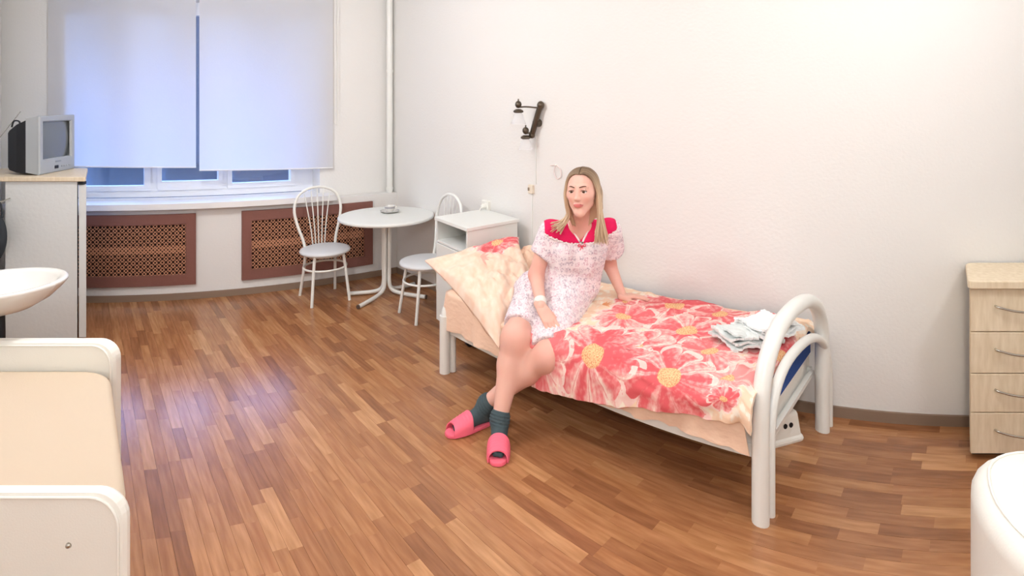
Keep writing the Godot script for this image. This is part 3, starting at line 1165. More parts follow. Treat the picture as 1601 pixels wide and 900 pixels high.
func make_chairs() -> void:
	var t := thing("chair", "white metal chair with round padded seat standing left of the round table", "chair", P(-1.62, 0, 4.94), 0.62, "white round-seat chairs")
	var m := MB.new()
	m.lathe([Vector2(0, 0.405), Vector2(0.19, 0.405), Vector2(0.208, 0.412), Vector2(0.212, 0.423), Vector2(0.206, 0.435), Vector2(0.18, 0.444), Vector2(0.1, 0.449), Vector2(0, 0.45)], 48)
	m.smooth()
	part("seat", m, M.seat_vinyl, t)
	m = MB.new()
	m.tube(circle(0.165, 0.4, 32), 0.01, 8, true)
	part("seat_ring", m, M.white_enamel, t)
	m = MB.new()
	m.tube(circle(0.178, 0.285, 40), 0.009, 8, true)
	part("stretcher", m, M.white_enamel, t)
	for s in [-1.0, 1.0]:
		m = MB.new()
		m.tube(spline([Vector3(0.12 * s, 0.41, 0.11), Vector3(0.135 * s, 0.28, 0.125), Vector3(0.16 * s, 0.0, 0.16)], 6), 0.0125, 12)
		part("front_leg", m, M.white_enamel, t)
		m = MB.new()
		m.tube(spline([Vector3(0.13 * s, 0.41, -0.13), Vector3(0.135 * s, 0.28, -0.145), Vector3(0.155 * s, 0.0, -0.21)], 6), 0.0125, 12)
		part("rear_leg", m, M.white_enamel, t)
	m = MB.new()
	m.tube(spline([Vector3(-0.13, 0.41, -0.13), Vector3(-0.145, 0.5, -0.155), Vector3(-0.185, 0.63, -0.185), Vector3(-0.205, 0.76, -0.205), Vector3(-0.17, 0.87, -0.222), Vector3(-0.09, 0.925, -0.23), Vector3(0, 0.94, -0.232),
		Vector3(0.09, 0.925, -0.23), Vector3(0.17, 0.87, -0.222), Vector3(0.205, 0.76, -0.205), Vector3(0.185, 0.63, -0.185), Vector3(0.145, 0.5, -0.155), Vector3(0.13, 0.41, -0.13)], 5), 0.0125, 12)
	part("back_frame", m, M.white_enamel, t)
	for k in 5:
		var x := (k - 2) * 1.0
		m = MB.new()
		m.tube(spline([Vector3(x * 0.026, 0.43, -0.178), Vector3(x * 0.034, 0.6, -0.195), Vector3(x * 0.056, [0.885, 0.925, 0.935, 0.925, 0.885][k], -0.228)], 6), 0.005, 8)
		part("spindle", m, M.white_enamel, t)
	var u: Node3D = t.duplicate()
	u.name = numbered("chair")
	add_child(u)
	u.position = P(-0.69, 0, 4.57)
	u.rotation.y = -0.97
	tag(u, "white metal chair partly hidden behind the pillow and white nightstand", "chair", "white round-seat chairs")

func make_nightstand() -> void:
	var o := Vector2(-0.305, 3.9)
	var at := P(o.x, 0, o.y)
	var t := thing("nightstand", "white nightstand with an open shelf behind the head of the bed", "nightstand", at)
	var ux := Vector2(-0.57, 0.82).normalized()
	var wx := Vector2(0.75, 0.66).normalized()
	var b := Basis(Vector3(ux.x, 0, -ux.y), Vector3.UP, Vector3(wx.x, 0, -wx.y))
	var w := 0.46
	var d := 0.46
	var y0 := 0.075
	var add_b := func(called: String, lo: Vector3, hi: Vector3, mat: Material) -> void:
		var m := MB.new()
		m.T = Transform3D(b, Vector3.ZERO)
		m.box(lo, hi, 0.002)
		part(called, m, mat, t)
	add_b.call("top_board", Vector3(-0.012, 0.818, -0.012), Vector3(w + 0.012, 0.842, d + 0.01), M.white_board)
	add_b.call("side_panel", Vector3(0, y0, 0), Vector3(0.018, 0.818, d), M.white_board)
	add_b.call("side_panel", Vector3(w - 0.018, y0, 0), Vector3(w, 0.818, d), M.white_board)
	add_b.call("back_panel", Vector3(0.018, y0, d - 0.012), Vector3(w - 0.018, 0.818, d), M.white_board)
	add_b.call("shelf", Vector3(0.018, 0.655, 0.0), Vector3(w - 0.018, 0.673, d - 0.012), M.white_board)
	add_b.call("bottom_board", Vector3(0.018, y0, 0.0), Vector3(w - 0.018, y0 + 0.02, d - 0.012), M.white_board)
	add_b.call("drawer", Vector3(0.02, 0.55, -0.004), Vector3(w - 0.02, 0.65, 0.3), M.white_board)
	add_b.call("door", Vector3(0.02, y0 + 0.024, -0.004), Vector3(w - 0.02, 0.545, 0.014), M.white_board)
	for k in [[0.05, 0.05], [w - 0.05, 0.05], [0.05, d - 0.05], [w - 0.05, d - 0.05]]:
		var m := MB.new()
		m.T = Transform3D(b, Vector3.ZERO)
		m.tube([Vector3(k[0] - 0.012, 0.027, k[1]), Vector3(k[0] + 0.012, 0.027, k[1])], 0.027, 14)
		m.box(Vector3(k[0] - 0.016, 0.03, k[1] - 0.012), Vector3(k[0] + 0.016, y0, k[1] + 0.012), 0.003)
		part("caster", m, M.black, t)

# ------------------------------------------------------------------ on the right wall
func wall_frame(a: float, y: float) -> Transform3D:
	var p := room(Vector3(a, y, WALL_B))
	var q := room(Vector3(a - 0.05, y, WALL_B))
	var x := (q - p).normalized()
	return Transform3D(Basis(x, Vector3.UP, x.cross(Vector3.UP)), p)      # z points into the room

func make_sconce() -> void:
	var f := wall_frame(2.93, 1.55)
	var t := thing("wall_lamp", "two-arm dark brass wall lamp with glass bell shades above the nightstand", "wall lamp", f.origin)
	var b := f.basis
	var frame := func() -> MB:
		var m := MB.new()
		m.T = Transform3D(b, Vector3.ZERO)
		return m
	var m: MB = frame.call()
	m.tube(spline([Vector3(0.075, 0.125, 0.03), Vector3(0.06, 0.08, 0.035), Vector3(0.0, -0.09, 0.04)], 5), 0.021, 14)
	m.ball(Vector3(0.078, 0.13, 0.03), Vector3(0.026, 0.03, 0.028))
	m.ball(Vector3(0.0, -0.09, 0.04), Vector3(0.024, 0.024, 0.024))
	m.tube([Vector3(0.035, 0.0, 0.0), Vector3(0.035, 0.0, 0.04)], 0.03, 16)
	part("back_bar", m, M.brass, t)
	for k in [[-0.03, 0.09, 0.15, 0.4], [-0.015, -0.1, 0.09, 0.0]]:
		var x: float = k[0]
		var y: float = k[1]
		var z: float = k[2]
		m = frame.call()
		m.tube(spline([Vector3(0.06 if y > 0 else 0.0, y + 0.02, 0.035), Vector3(x + 0.02, y + 0.028, z * 0.6), Vector3(x, y + 0.025, z)], 5), 0.006, 8)
		m.ball(Vector3(x, y + 0.045, z), Vector3(0.024, 0.027, 0.024))
		m.tube([Vector3(x, y + 0.07, z), Vector3(x, y + 0.085, z)], 0.005, 8)
		var turned := [Vector2(0, 0.012), Vector2(0.018, 0.012), Vector2(0.034, 0.002), Vector2(0.038, -0.008), Vector2(0.03, -0.015), Vector2(0.0, -0.015)]
		m.lathe(turned, 24, Vector3(x, y, z))
		var arm := part("arm", m, M.brass, t)
		m = frame.call()
		m.lathe([Vector2(0.024, -0.014), Vector2(0.034, -0.03), Vector2(0.042, -0.06), Vector2(0.056, -0.095), Vector2(0.054, -0.095), Vector2(0.04, -0.06), Vector2(0.032, -0.03), Vector2(0.022, -0.014)], 24, Vector3(x, y, z))
		part("glass_shade", m, M.frosted, arm)
	m = frame.call()
	m.box(Vector3(0.0, -0.45, 0.0), Vector3(0.008, -0.1, 0.006), 0.001)
	part("cable_duct", m, M.white_board, t)

func make_wall_bits() -> void:
	var f := wall_frame(2.965, 1.06)
	var t := thing("light_switch", "small cream switch box on the wall below the wall lamp", "switch", f.origin)
	var m := MB.new()
	m.T = Transform3D(f.basis, Vector3.ZERO)
	m.box(Vector3(-0.022, -0.033, 0), Vector3(0.022, 0.033, 0.022), 0.004)
	part("box", m, paint(c8(232, 220, 200), 0.5), t)
	m = MB.new()
	m.T = Transform3D(f.basis, Vector3.ZERO)
	m.box(Vector3(-0.02, -0.012, 0.018), Vector3(-0.008, 0.012, 0.028), 0.002)
	part("rocker", m, paint(c8(150, 130, 112), 0.5), t)
	m = MB.new()
	m.T = Transform3D(f.basis, Vector3.ZERO)
	m.box(Vector3(-0.003, -0.55, 0), Vector3(0.005, -0.033, 0.006), 0.001)
	part("cable_duct", m, M.white_board, t)

	f = wall_frame(3.47, 0.87)
	t = thing("power_outlet", "white wall socket with a plug in it above the nightstand top", "socket", f.origin)
	m = MB.new()
	m.T = Transform3D(f.basis, Vector3.ZERO)
	m.box(Vector3(-0.04, -0.035, 0), Vector3(0.04, 0.045, 0.03), 0.006)
	part("socket_plate", m, M.white_plastic, t)
	m = MB.new()
	m.T = Transform3D(f.basis, Vector3.ZERO)
	m.tube([Vector3(0.01, 0.005, 0.03), Vector3(0.01, 0.005, 0.055), Vector3(0.01, -0.002, 0.075)], [0.02, 0.018, 0.01], 12)
	m.tube(spline([Vector3(0.01, -0.002, 0.075), Vector3(0.01, -0.04, 0.09), Vector3(0.01, -0.12, 0.06), Vector3(0.01, -0.3, 0.03)], 5), 0.004, 8)
	part("plug", m, M.white_plastic, t)
	for x in [-0.024, -0.014]:
		m = MB.new()
		m.T = Transform3D(f.basis, Vector3.ZERO)
		m.ball(Vector3(x, 0.012, 0.03), Vector3(0.003, 0.003, 0.002), 6, 8)
		part("contact_hole", m, M.black, t)

	f = wall_frame(2.72, 1.2)
	t = thing("ribbon", "thin pinkish ribbon loop hanging on the wall beside the woman's head", "ribbon", f.origin)
	m = MB.new()
	m.T = Transform3D(f.basis, Vector3.ZERO)
	m.tube(spline([Vector3(-0.05, 0.05, 0.01), Vector3(0.0, 0.055, 0.012), Vector3(0.04, 0.03, 0.01), Vector3(0.045, -0.02, 0.008), Vector3(0.01, -0.04, 0.01), Vector3(-0.015, 0.0, 0.012), Vector3(0.0, 0.05, 0.015)], 6), 0.0035, 6)
	part("loop", m, paint(c8(238, 222, 218), 0.8), t)
	m = MB.new()
	m.T = Transform3D(f.basis, Vector3.ZERO)
	m.tube([Vector3(0.0, 0.055, 0.0), Vector3(0.0, 0.055, 0.02)], 0.006, 8)
	part("hook", m, M.white_plastic, t)

# ------------------------------------------------------------------ right and left edges
func make_dresser() -> void:
	var at := P(2.17, 0, 2.7)
	var t := thing("chest_of_drawers", "pale birch chest of four drawers with curved metal handles against the wall", "dresser", at)
	var f0 := Vector2(2.17, 2.7)
	var ray := Vector2(0.79, 1.0) * 0.27
	var w := 0.62
	var m := mb_at(at)
	m.prism([f0 + ray * 0.06, f0 + Vector2(w, 0) + ray * 0.06, f0 + Vector2(w, 0) + ray, f0 + ray], 0.035, 0.825, 0.002)
	part("carcass", m, M.birch, t)
	m = mb_at(at)
	m.prism([f0 + ray * 0.2 + Vector2(0.01, 0), f0 + Vector2(w, 0) + ray * 0.2, f0 + Vector2(w, 0) + ray * 0.9, f0 + ray * 0.9 + Vector2(0.01, 0)], 0.0, 0.035, 0.002)
	part("plinth", m, M.black, t)
	m = mb_at(at)
	m.prism(round_plan([f0 + Vector2(-0.035, -0.03), f0 + Vector2(w + 0.03, -0.03), f0 + Vector2(w + 0.03, 0) + ray * 1.05, f0 + Vector2(-0.02, 0) + ray * 1.05], 0.04, 5), 0.825, 0.862, 0.004)
	part("top_board", m, M.birch, t)
	for k in [[0.037, 0.228], [0.233, 0.413], [0.418, 0.61], [0.615, 0.82]]:
		m = mb_at(at)
		m.prism([f0 + Vector2(0.003, 0), f0 + Vector2(w - 0.003, 0), f0 + Vector2(w - 0.003, 0) + ray * 0.06, f0 + Vector2(0.003, 0) + ray * 0.06], k[0], k[1], 0.002)
		var dr := part("drawer", m, M.birch, t)
		m = MB.new()
		var c := Vector3(0.255, lerpf(k[0], k[1], 0.55), 0)
		m.tube(spline([c + Vector3(-0.135, 0.008, 0.0), c + Vector3(-0.13, 0.006, 0.018), c + Vector3(-0.07, -0.006, 0.03), c + Vector3(0, -0.01, 0.034), c + Vector3(0.07, -0.006, 0.03), c + Vector3(0.13, 0.006, 0.018), c + Vector3(0.135, 0.008, 0.0)], 4), 0.0055, 8)
		part("handle", m, M.steel, dr)

func make_armchair() -> void:
	var at := P(1.7, 0, 1.5)
	var t := thing("armchair", "white leatherette armchair with a rounded seamed arm at the right corner", "armchair", at)
	var m := mb_at(at)
	var body := [Vector2(1.475, 1.845), Vector2(1.255, 1.545), Vector2(1.27, 1.2), Vector2(2.0, 1.2), Vector2(2.2, 1.845)]
	pad(m, body, 0.04, 0.6, 0.075)
	part("arm", m, M.leatherette, t)
	m = mb_at(at)
	m.tube(pad_ring(body, 0.6, 0.075, 0.72, 0.002), 0.004, 6, true)
	part("piping", m, M.leatherette, t)
	m = mb_at(at)
	pad(m, [Vector2(2.02, 1.2), Vector2(2.75, 1.2), Vector2(2.9, 1.8), Vector2(2.22, 1.8)], 0.04, 0.42, 0.06)
	part("seat", m, M.leatherette, t)
	for p in [[1.4, 1.3], [2.6, 1.3], [1.6, 1.7], [2.6, 1.7]]:
		m = mb_at(at)
		m.tube([P(p[0], 0, p[1]), P(p[0], 0.05, p[1])], 0.025, 10)
		part("foot", m, M.black, t)

# the loop at which the rounded upper edge of a pad has turned by f (0: side, 1: top)
func pad_ring(pts: Array, y1: float, r: float, f: float, out := 0.0) -> Array:
	var base := round_plan(pts, maxf(r * 2.6, 0.13), 6)
	var mid := Vector2.ZERO
	for p in base:
		mid += p / base.size()
	var row := []
	for j in base.size():
		var p: Vector2 = base[j]
		var e: Vector2 = base[(j + 1) % base.size()] - base[(j + base.size() - 1) % base.size()]
		var nn := Vector2(-e.y, e.x).normalized()
		if nn.dot(mid - p) < 0:
			nn = -nn
		var q := p + nn * (r - (r + out) * cos(f * PI / 2))
		row.append(Vector3(q.x, y1 - r + (r + out) * sin(f * PI / 2), -q.y))
	return row

# an upholstered block over a plan: rounded corners and a rounded upper edge
func pad(m: MB, pts: Array, y0: float, y1: float, r: float) -> void:
	var base := round_plan(pts, maxf(r * 2.6, 0.13), 6)
	var mid := Vector2.ZERO
	for p in base:
		mid += p / base.size()
	var rings := []
	for k in 10:
		var row := pad_ring(pts, y1, r, maxf(0.0, (k - 2) / 7.0))
		if k < 2:
			for q in row.size():
				row[q].y = y0 + 0.01 * k
		rings.append(row)
	var v0 := m.v.size()
	var i0 := m.i.size()
	var k := base.size()
	m.grid(14, k, func(s, t):
		var a := int(round(s * 14))
		if a >= 10:
			var edge: Vector3 = rings[9][int(round(t * k)) % k]
			return edge.lerp(Vector3(mid.x, y1, -mid.y), (a - 9) / 5.0) + Vector3(0, 0.008 * sin((a - 9) / 5.0 * PI / 2), 0)
		return rings[a][int(round(t * k)) % k], false, true)
	m.orient(v0, i0)

func make_daybed() -> void:
	var at := P(-1.8, 0, 2.1)
	var t := thing("daybed", "white leatherette daybed with end panels and a tan mattress, lower left corner", "daybed", at)
	# end panels: rounded boards seen from their outer face
	for k in [[2.53, -1.768, -2.42, 0.636, 0.06], [1.622, -1.105, -1.85, 0.592, 0.04]]:
		var z: float = k[0]
		var w: float = (k[1] - k[2]) / 2
		var cx: float = (k[1] + k[2]) / 2
		var m := mb_at(at)
		var v0 := 0
		var outline := []
		var rr := 0.085
		outline.append(Vector2(-w, 0.06))
		for s in 8:
			outline.append(Vector2(-w + rr - rr * cos(s / 7.0 * PI / 2), k[3] - rr + rr * sin(s / 7.0 * PI / 2)))
		for s in 8:
			outline.append(Vector2(w - rr + rr * sin(s / 7.0 * PI / 2), k[3] - rr + rr * cos(s / 7.0 * PI / 2)))
		outline.append(Vector2(w, 0.06))
		var rings := []
		for q in [[0.02, 0.0], [0.006, 0.004], [0.0, 0.015], [0.0, k[4] - 0.015], [0.006, k[4] - 0.004], [0.02, k[4]]]:
			var row := []
			for j in outline.size():
				var p: Vector2 = outline[j]
				var c := Vector2(0, 0.34)
				var dd := p - c
				p = c + Vector2(dd.x * (1.0 - q[0] / w), dd.y * (1.0 - q[0] / 0.3))
				row.append(P(cx + p.x, p.y, z + q[1]))
			rings.append(row)
		loops(m, rings, true, true)
		var pn := part("end_panel", m, M.leatherette, t)
		m = mb_at(at)
		var line := []
		for j in outline.size():
			var p: Vector2 = outline[j]
			line.append(P(cx + p.x * (1.0 - 0.016 / w), p.y - 0.016 if j > 0 and j < outline.size() - 1 else p.y, z - 0.001))
		m.tube(line, 0.004, 8)
		part("piping", m, M.leatherette, pn)
		if z < 2.0:
			m = mb_at(at)
			m.lathe([Vector2(0, 0.005), Vector2(0.005, 0.004), Vector2(0.0075, 0.0), Vector2(0, 0)], 12)
			m.T = Transform3D(Basis(Vector3.RIGHT, -PI / 2), Vector3.ZERO)
			var sc := MB.new()
			sc.T = Transform3D(Basis(Vector3.RIGHT, PI / 2), P(-1.262, 0.44, 1.622) - at)
			sc.lathe([Vector2(0, 0.006), Vector2(0.006, 0.005), Vector2(0.0085, 0.0), Vector2(0, -0.002)], 12)
			part("screw", sc, M.steel, pn)
	var m := mb_at(at)
	pad(m, [Vector2(-1.785, 2.53), Vector2(-1.12, 1.665), Vector2(-1.82, 1.665), Vector2(-2.42, 2.53)], 0.26, 0.515, 0.026)
	part("mattress", m, M.tan, t)
	m = mb_at(at)
	m.prism([Vector2(-1.8, 2.53), Vector2(-1.125, 1.66), Vector2(-1.8, 1.66), Vector2(-2.42, 2.53)], 0.1, 0.26, 0.004)
	part("base_frame", m, M.leatherette, t)
	for p in [[-1.84, 2.545], [-2.35, 2.545], [-1.14, 1.63], [-1.78, 1.63]]:
		m = mb_at(at)
		m.tube([P(p[0], 0, p[1]), P(p[0], 0.1, p[1])], 0.02, 10)
		part("foot", m, M.black, t)

# ------------------------------------------------------------------ the bed
const BED_TOP := 0.535

func make_bed() -> void:
	var at := room(Vector3(1.86, 0, 2.5))
	var t := thing("bed", "single bed with white tubular steel frame and double arched foot end", "bed", at)
	for k in [[2.145, 2.85, 0.854, 0.79, 0.757, 0.40, 0.034, "outer_arch", 1.0], [2.198, 2.905, 0.834, 0.772, 0.572, 0.22, 0.021, "inner_arch", 1.25]]:
		var m := bent_mb(at)
		var pts := []
		for s in 5:
			pts.append(Vector3(k[2], lerpf(0.0, k[5], s / 5.0), k[0]))
		for s in 25:
			var f := PI * s / 24.0
			var cb := cos(f)
			var b: float = (k[0] + k[1]) / 2 - (k[1] - k[0]) / 2 * signf(cb) * pow(absf(cb), 0.85)
			b = k[0] + (k[1] - k[0]) * pow(clampf((b - k[0]) / (k[1] - k[0]), 0.0, 1.0), k[8])
			pts.append(Vector3(lerpf(k[2], k[3], (b - k[0]) / (k[1] - k[0])), k[5] + (k[4] - k[5]) * pow(maxf(sin(f), 0.0), 0.8), b))
		for s in range(4, -1, -1):
			pts.append(Vector3(k[3], lerpf(0.0, k[5], s / 5.0), k[1]))
		m.tube(pts, k[6], 16)
		part(k[7], m, M.white_enamel, t)
	for k in [[2.885, 2.14, 0.034], [2.87, 2.19, 0.021], [2.885, 2.82, 0.034], [2.87, 2.77, 0.021]]:
		var m := bent_mb(at)
		m.tube([Vector3(k[0], 0, k[1]), Vector3(k[0], 0.36, k[1])], k[2], 14)
		part("leg", m, M.white_enamel, t)
	var m := bent_mb(at)
	m.tube(spline([Vector3(2.885, 0.3, 2.14), Vector3(2.885, 0.4, 2.16), Vector3(2.885, 0.44, 2.25), Vector3(2.885, 0.44, 2.7), Vector3(2.885, 0.4, 2.8), Vector3(2.885, 0.3, 2.82)], 6), 0.03, 14)
	part("head_bar", m, M.white_enamel, t)
	for b in [[2.16, 2.185], [2.88, 2.9]]:
		m = bent_mb(at)
		m.slab(0.86, 2.87, b[0], b[1], 0.245, 0.3, 24, 1)
		part("side_rail", m, M.white_enamel, t)
	for a in [[0.845, 0.868], [2.862, 2.885]]:
		m = bent_mb(at)
		m.slab(a[0], a[1], 2.19, 2.88, 0.268, 0.29, 1, 8)
		part("cross_rail", m, M.white_enamel, t)
	m = bent_mb(at)
	m.slab(0.87, 2.86, 2.185, 2.88, 0.262, 0.272, 20, 4)
	part("platform", m, M.white_board, t)
	# mattress
	at = room(Vector3(1.86, 0.272, 2.54))
	t = thing("mattress", "blue topped white mattress showing between the arches at the bed's foot", "mattress", at)
	m = bent_mb(at)
	m.slab(0.885, 2.86, 2.165, 2.93, 0.272, 0.36, 20, 8)
	part("white_underside", m, M.linen, t)
	m = bent_mb(at)
	m.cushion(40, 24, func(s, v):
		var a := lerpf(0.88, 2.86, s)
		var b := lerpf(2.16, 2.935, v)
		return Vector3(a, 0.515 - 0.074 * exp(-pow((a - 2.23) / 0.24, 2.0)) * exp(-pow((b - 2.21) / 0.24, 2.0)), b), func(s, v): return Vector3(lerpf(0.88, 2.86, s), 0.358, lerpf(2.16, 2.935, v)))
	part("blue_cover", m, M.mattress_blue, t)
	# peach sheet under the blanket: over the top, hanging on the near side and over the head end
	at = room(Vector3(1.9, 0.5, 2.3))
	var g := FastNoiseLite.new()
	g.seed = 8
	g.frequency = 0.9
	var sheet := func(s: float, v: float, lift: float) -> Vector3:
		var a := lerpf(0.95, 2.93, s)
		var arc := lerpf(-0.235, 0.8, v)
		var y := 0.52
		var b := 2.152 + arc
		if arc < 0.0:
			y = 0.52 + arc
			b = 2.148 - 0.012 - 0.03 * g.get_noise_2d(a * 7, 0.5) * (-arc / 0.235) - 0.01 * sin(a * 13.0) * (-arc / 0.235)
			y += 0.03 * g.get_noise_2d(a * 4.0, 7.0) * (-arc / 0.235)
			if a < 1.1:
				a -= (1.1 - a) * 0.35 * (-arc / 0.235)
				y -= (1.1 - a) * 0.1 * (-arc / 0.235)
		if a > 2.87:
			y -= (a - 2.87) * 3.4 * (1.0 if arc < 0.2 else 0.2)
			a = 2.87 + (a - 2.87) * 0.6
			if arc < 0.0:
				y += 0.06 * (-arc / 0.235)
		y -= 0.074 * exp(-pow((a - 2.23) / 0.24, 2.0)) * exp(-pow((arc - 0.06) / 0.24, 2.0))
		return Vector3(a, y + (lift if arc >= 0 else 0.0), b - (0.0 if arc >= 0 else lift))
	m = bent_mb(at)
	m.cushion(60, 40, func(s, v): return sheet.call(s, v, 0.004), func(s, v): return sheet.call(s, v, 0.0))
	tag(part("bed_sheet", m, M.peach), "plain peach sheet hanging below the floral blanket along the bed's side", "sheet").position = at
	# floral blanket
	var noise := FastNoiseLite.new()
	noise.seed = 21
	noise.frequency = 1.6
	noise.fractal_octaves = 3
	at = room(Vector3(1.6, 0.5, 2.4))
	var hem := func(a: float) -> float:
		return lerpf(0.4, 0.235, smoothstep(0.95, 2.1, a)) + 0.012 * noise.get_noise_2d(a * 3.0, 9.0)
	var shape := func(s: float, v: float, low: float) -> Vector3:
		var arc := lerpf(-0.3, 0.84, v)
		var a := lerpf(0.864 - 0.008 * smoothstep(0.1, 0.7, arc) - 0.05 * smoothstep(0.7, 0.84, arc), 2.3, s)
		var bump := 0.02 * noise.get_noise_2d(a * 1.6, arc * 1.6) + 0.012 * noise.get_noise_2d(a * 4.5 + 5, arc * 4.5)
		var top := BED_TOP + 0.012 + bump
		var p: Vector3
		var h: float = hem.call(a)
		if arc < 0.0:
			var f := -arc / 0.3
			var q := sin(minf(f * 1.6, 1.0) * PI / 2)
			var y := lerpf(top, h, pow(f, 1.7))
			p = Vector3(a, y, 2.165 - 0.07 * q + 0.006 * sin(f * PI * 2.0) + 0.012 * noise.get_noise_2d(a * 5.0, f * 2.0) + low * 0.9 * (0.5 if f > 0.95 else 1.0))
			p.y += -low * 0.3
		else:
			p = Vector3(a, top - low, 2.165 + arc * 0.93)
			if arc > 0.79:
				p.y -= (arc - 0.79) * 0.35
		# gathers at the foot end
		if a < 1.05:
			var e := (1.05 - a) / 0.2
			if arc < 0.12:
				p.y += 0.03 * e * sin(e * PI) + 0.014 * sin(a * 70.0) * e
				p.z -= 0.03 * e
			else:
				p.y += 0.012 * sin(arc * 38.0) * e
		if a < 0.888 and arc > 0.02:
			p.y -= minf((0.888 - a) * 0.7, 0.08) * smoothstep(0.02, 0.12, arc)
		# pressed down where she sits
		p.y -= 0.074 * exp(-pow((a - 2.23) / 0.24, 2.0)) * exp(-pow((arc - 0.06) / 0.24, 2.0)) * (1.0 if arc > -0.08 else 0.4)
		return p
	m = bent_mb(at)
	m.cushion(84, 60, func(s, v): return shape.call(s, v, 0.0), func(s, v): return shape.call(s, v, 0.022))
	for k in m.uv.size():
		m.uv[k] = Vector2(m.uv[k].x, m.uv[k].y)
	tag(part("blanket", m, M.blanket), "peach blanket printed with large red and pink blossoms spread over the bed", "blanket").position = at

	# pillows
	pillow("floral pillow with a pink blossom leaning at the bed's head and drooping over the side", [P(-0.575, 0.655, 3.76), P(0.05, 0.735, 4.08), P(0.135, 0.6, 3.6), P(-0.072, 0.375, 3.07)], 0.105, M.pillow, 3)
	pillow("peach pillow lying flat at the wall behind the floral one", [P(-0.12, 0.585, 4.05), P(0.1, 0.6, 4.2), P(0.3, 0.6, 3.95), P(0.08, 0.59, 3.8)], 0.07, M.peach, 6)

func pillow(label: String, c: Array, thick: float, mat: Material, sd: int) -> void:
	var g := FastNoiseLite.new()
	g.seed = sd
	g.frequency = 2.2
	g.fractal_octaves = 3
	var at: Vector3 = (c[0] + c[1] + c[2] + c[3]) / 4
	var nn: Vector3 = (c[1] - c[3]).cross(c[2] - c[0]).normalized()
	if nn.z < 0:
		nn = -nn
	var f := func(s: float, u: float, side: float) -> Vector3:
		var x := s * 2 - 1
		var y := u * 2 - 1
		# edges drawn in between the corners
		var sx := 0.5 + 0.5 * x * (1.0 - 0.09 * (1 - y * y))
		var sy := 0.5 + 0.5 * y * (1.0 - 0.09 * (1 - x * x))
		var p: Vector3 = (c[0] as Vector3).lerp(c[1], sx).lerp((c[3] as Vector3).lerp(c[2], sx), sy)
		var k := pow(maxf(0.0, (1 - x * x) * (1 - y * y)), 0.42)
		var w := g.get_noise_3d(p.x * 1.4 + side, p.y * 3.2, p.z * 2.2) * 0.05 * pow(k, 0.6)
		w += 0.028 * sin(6.0 * (x + y) + 3.0 * g.get_noise_2d(x, y)) * k * (0.4 + 0.6 * maxf(0.0, y))
		return p + nn * side * (0.004 + thick * k + w)
	var m := mb_at(at)
	m.cushion(40, 40, func(s, u): return f.call(s, u, 1.0), func(s, u): return f.call(s, u, -1.0))
	tag(part("pillow", m, mat), label, "pillow").position = at

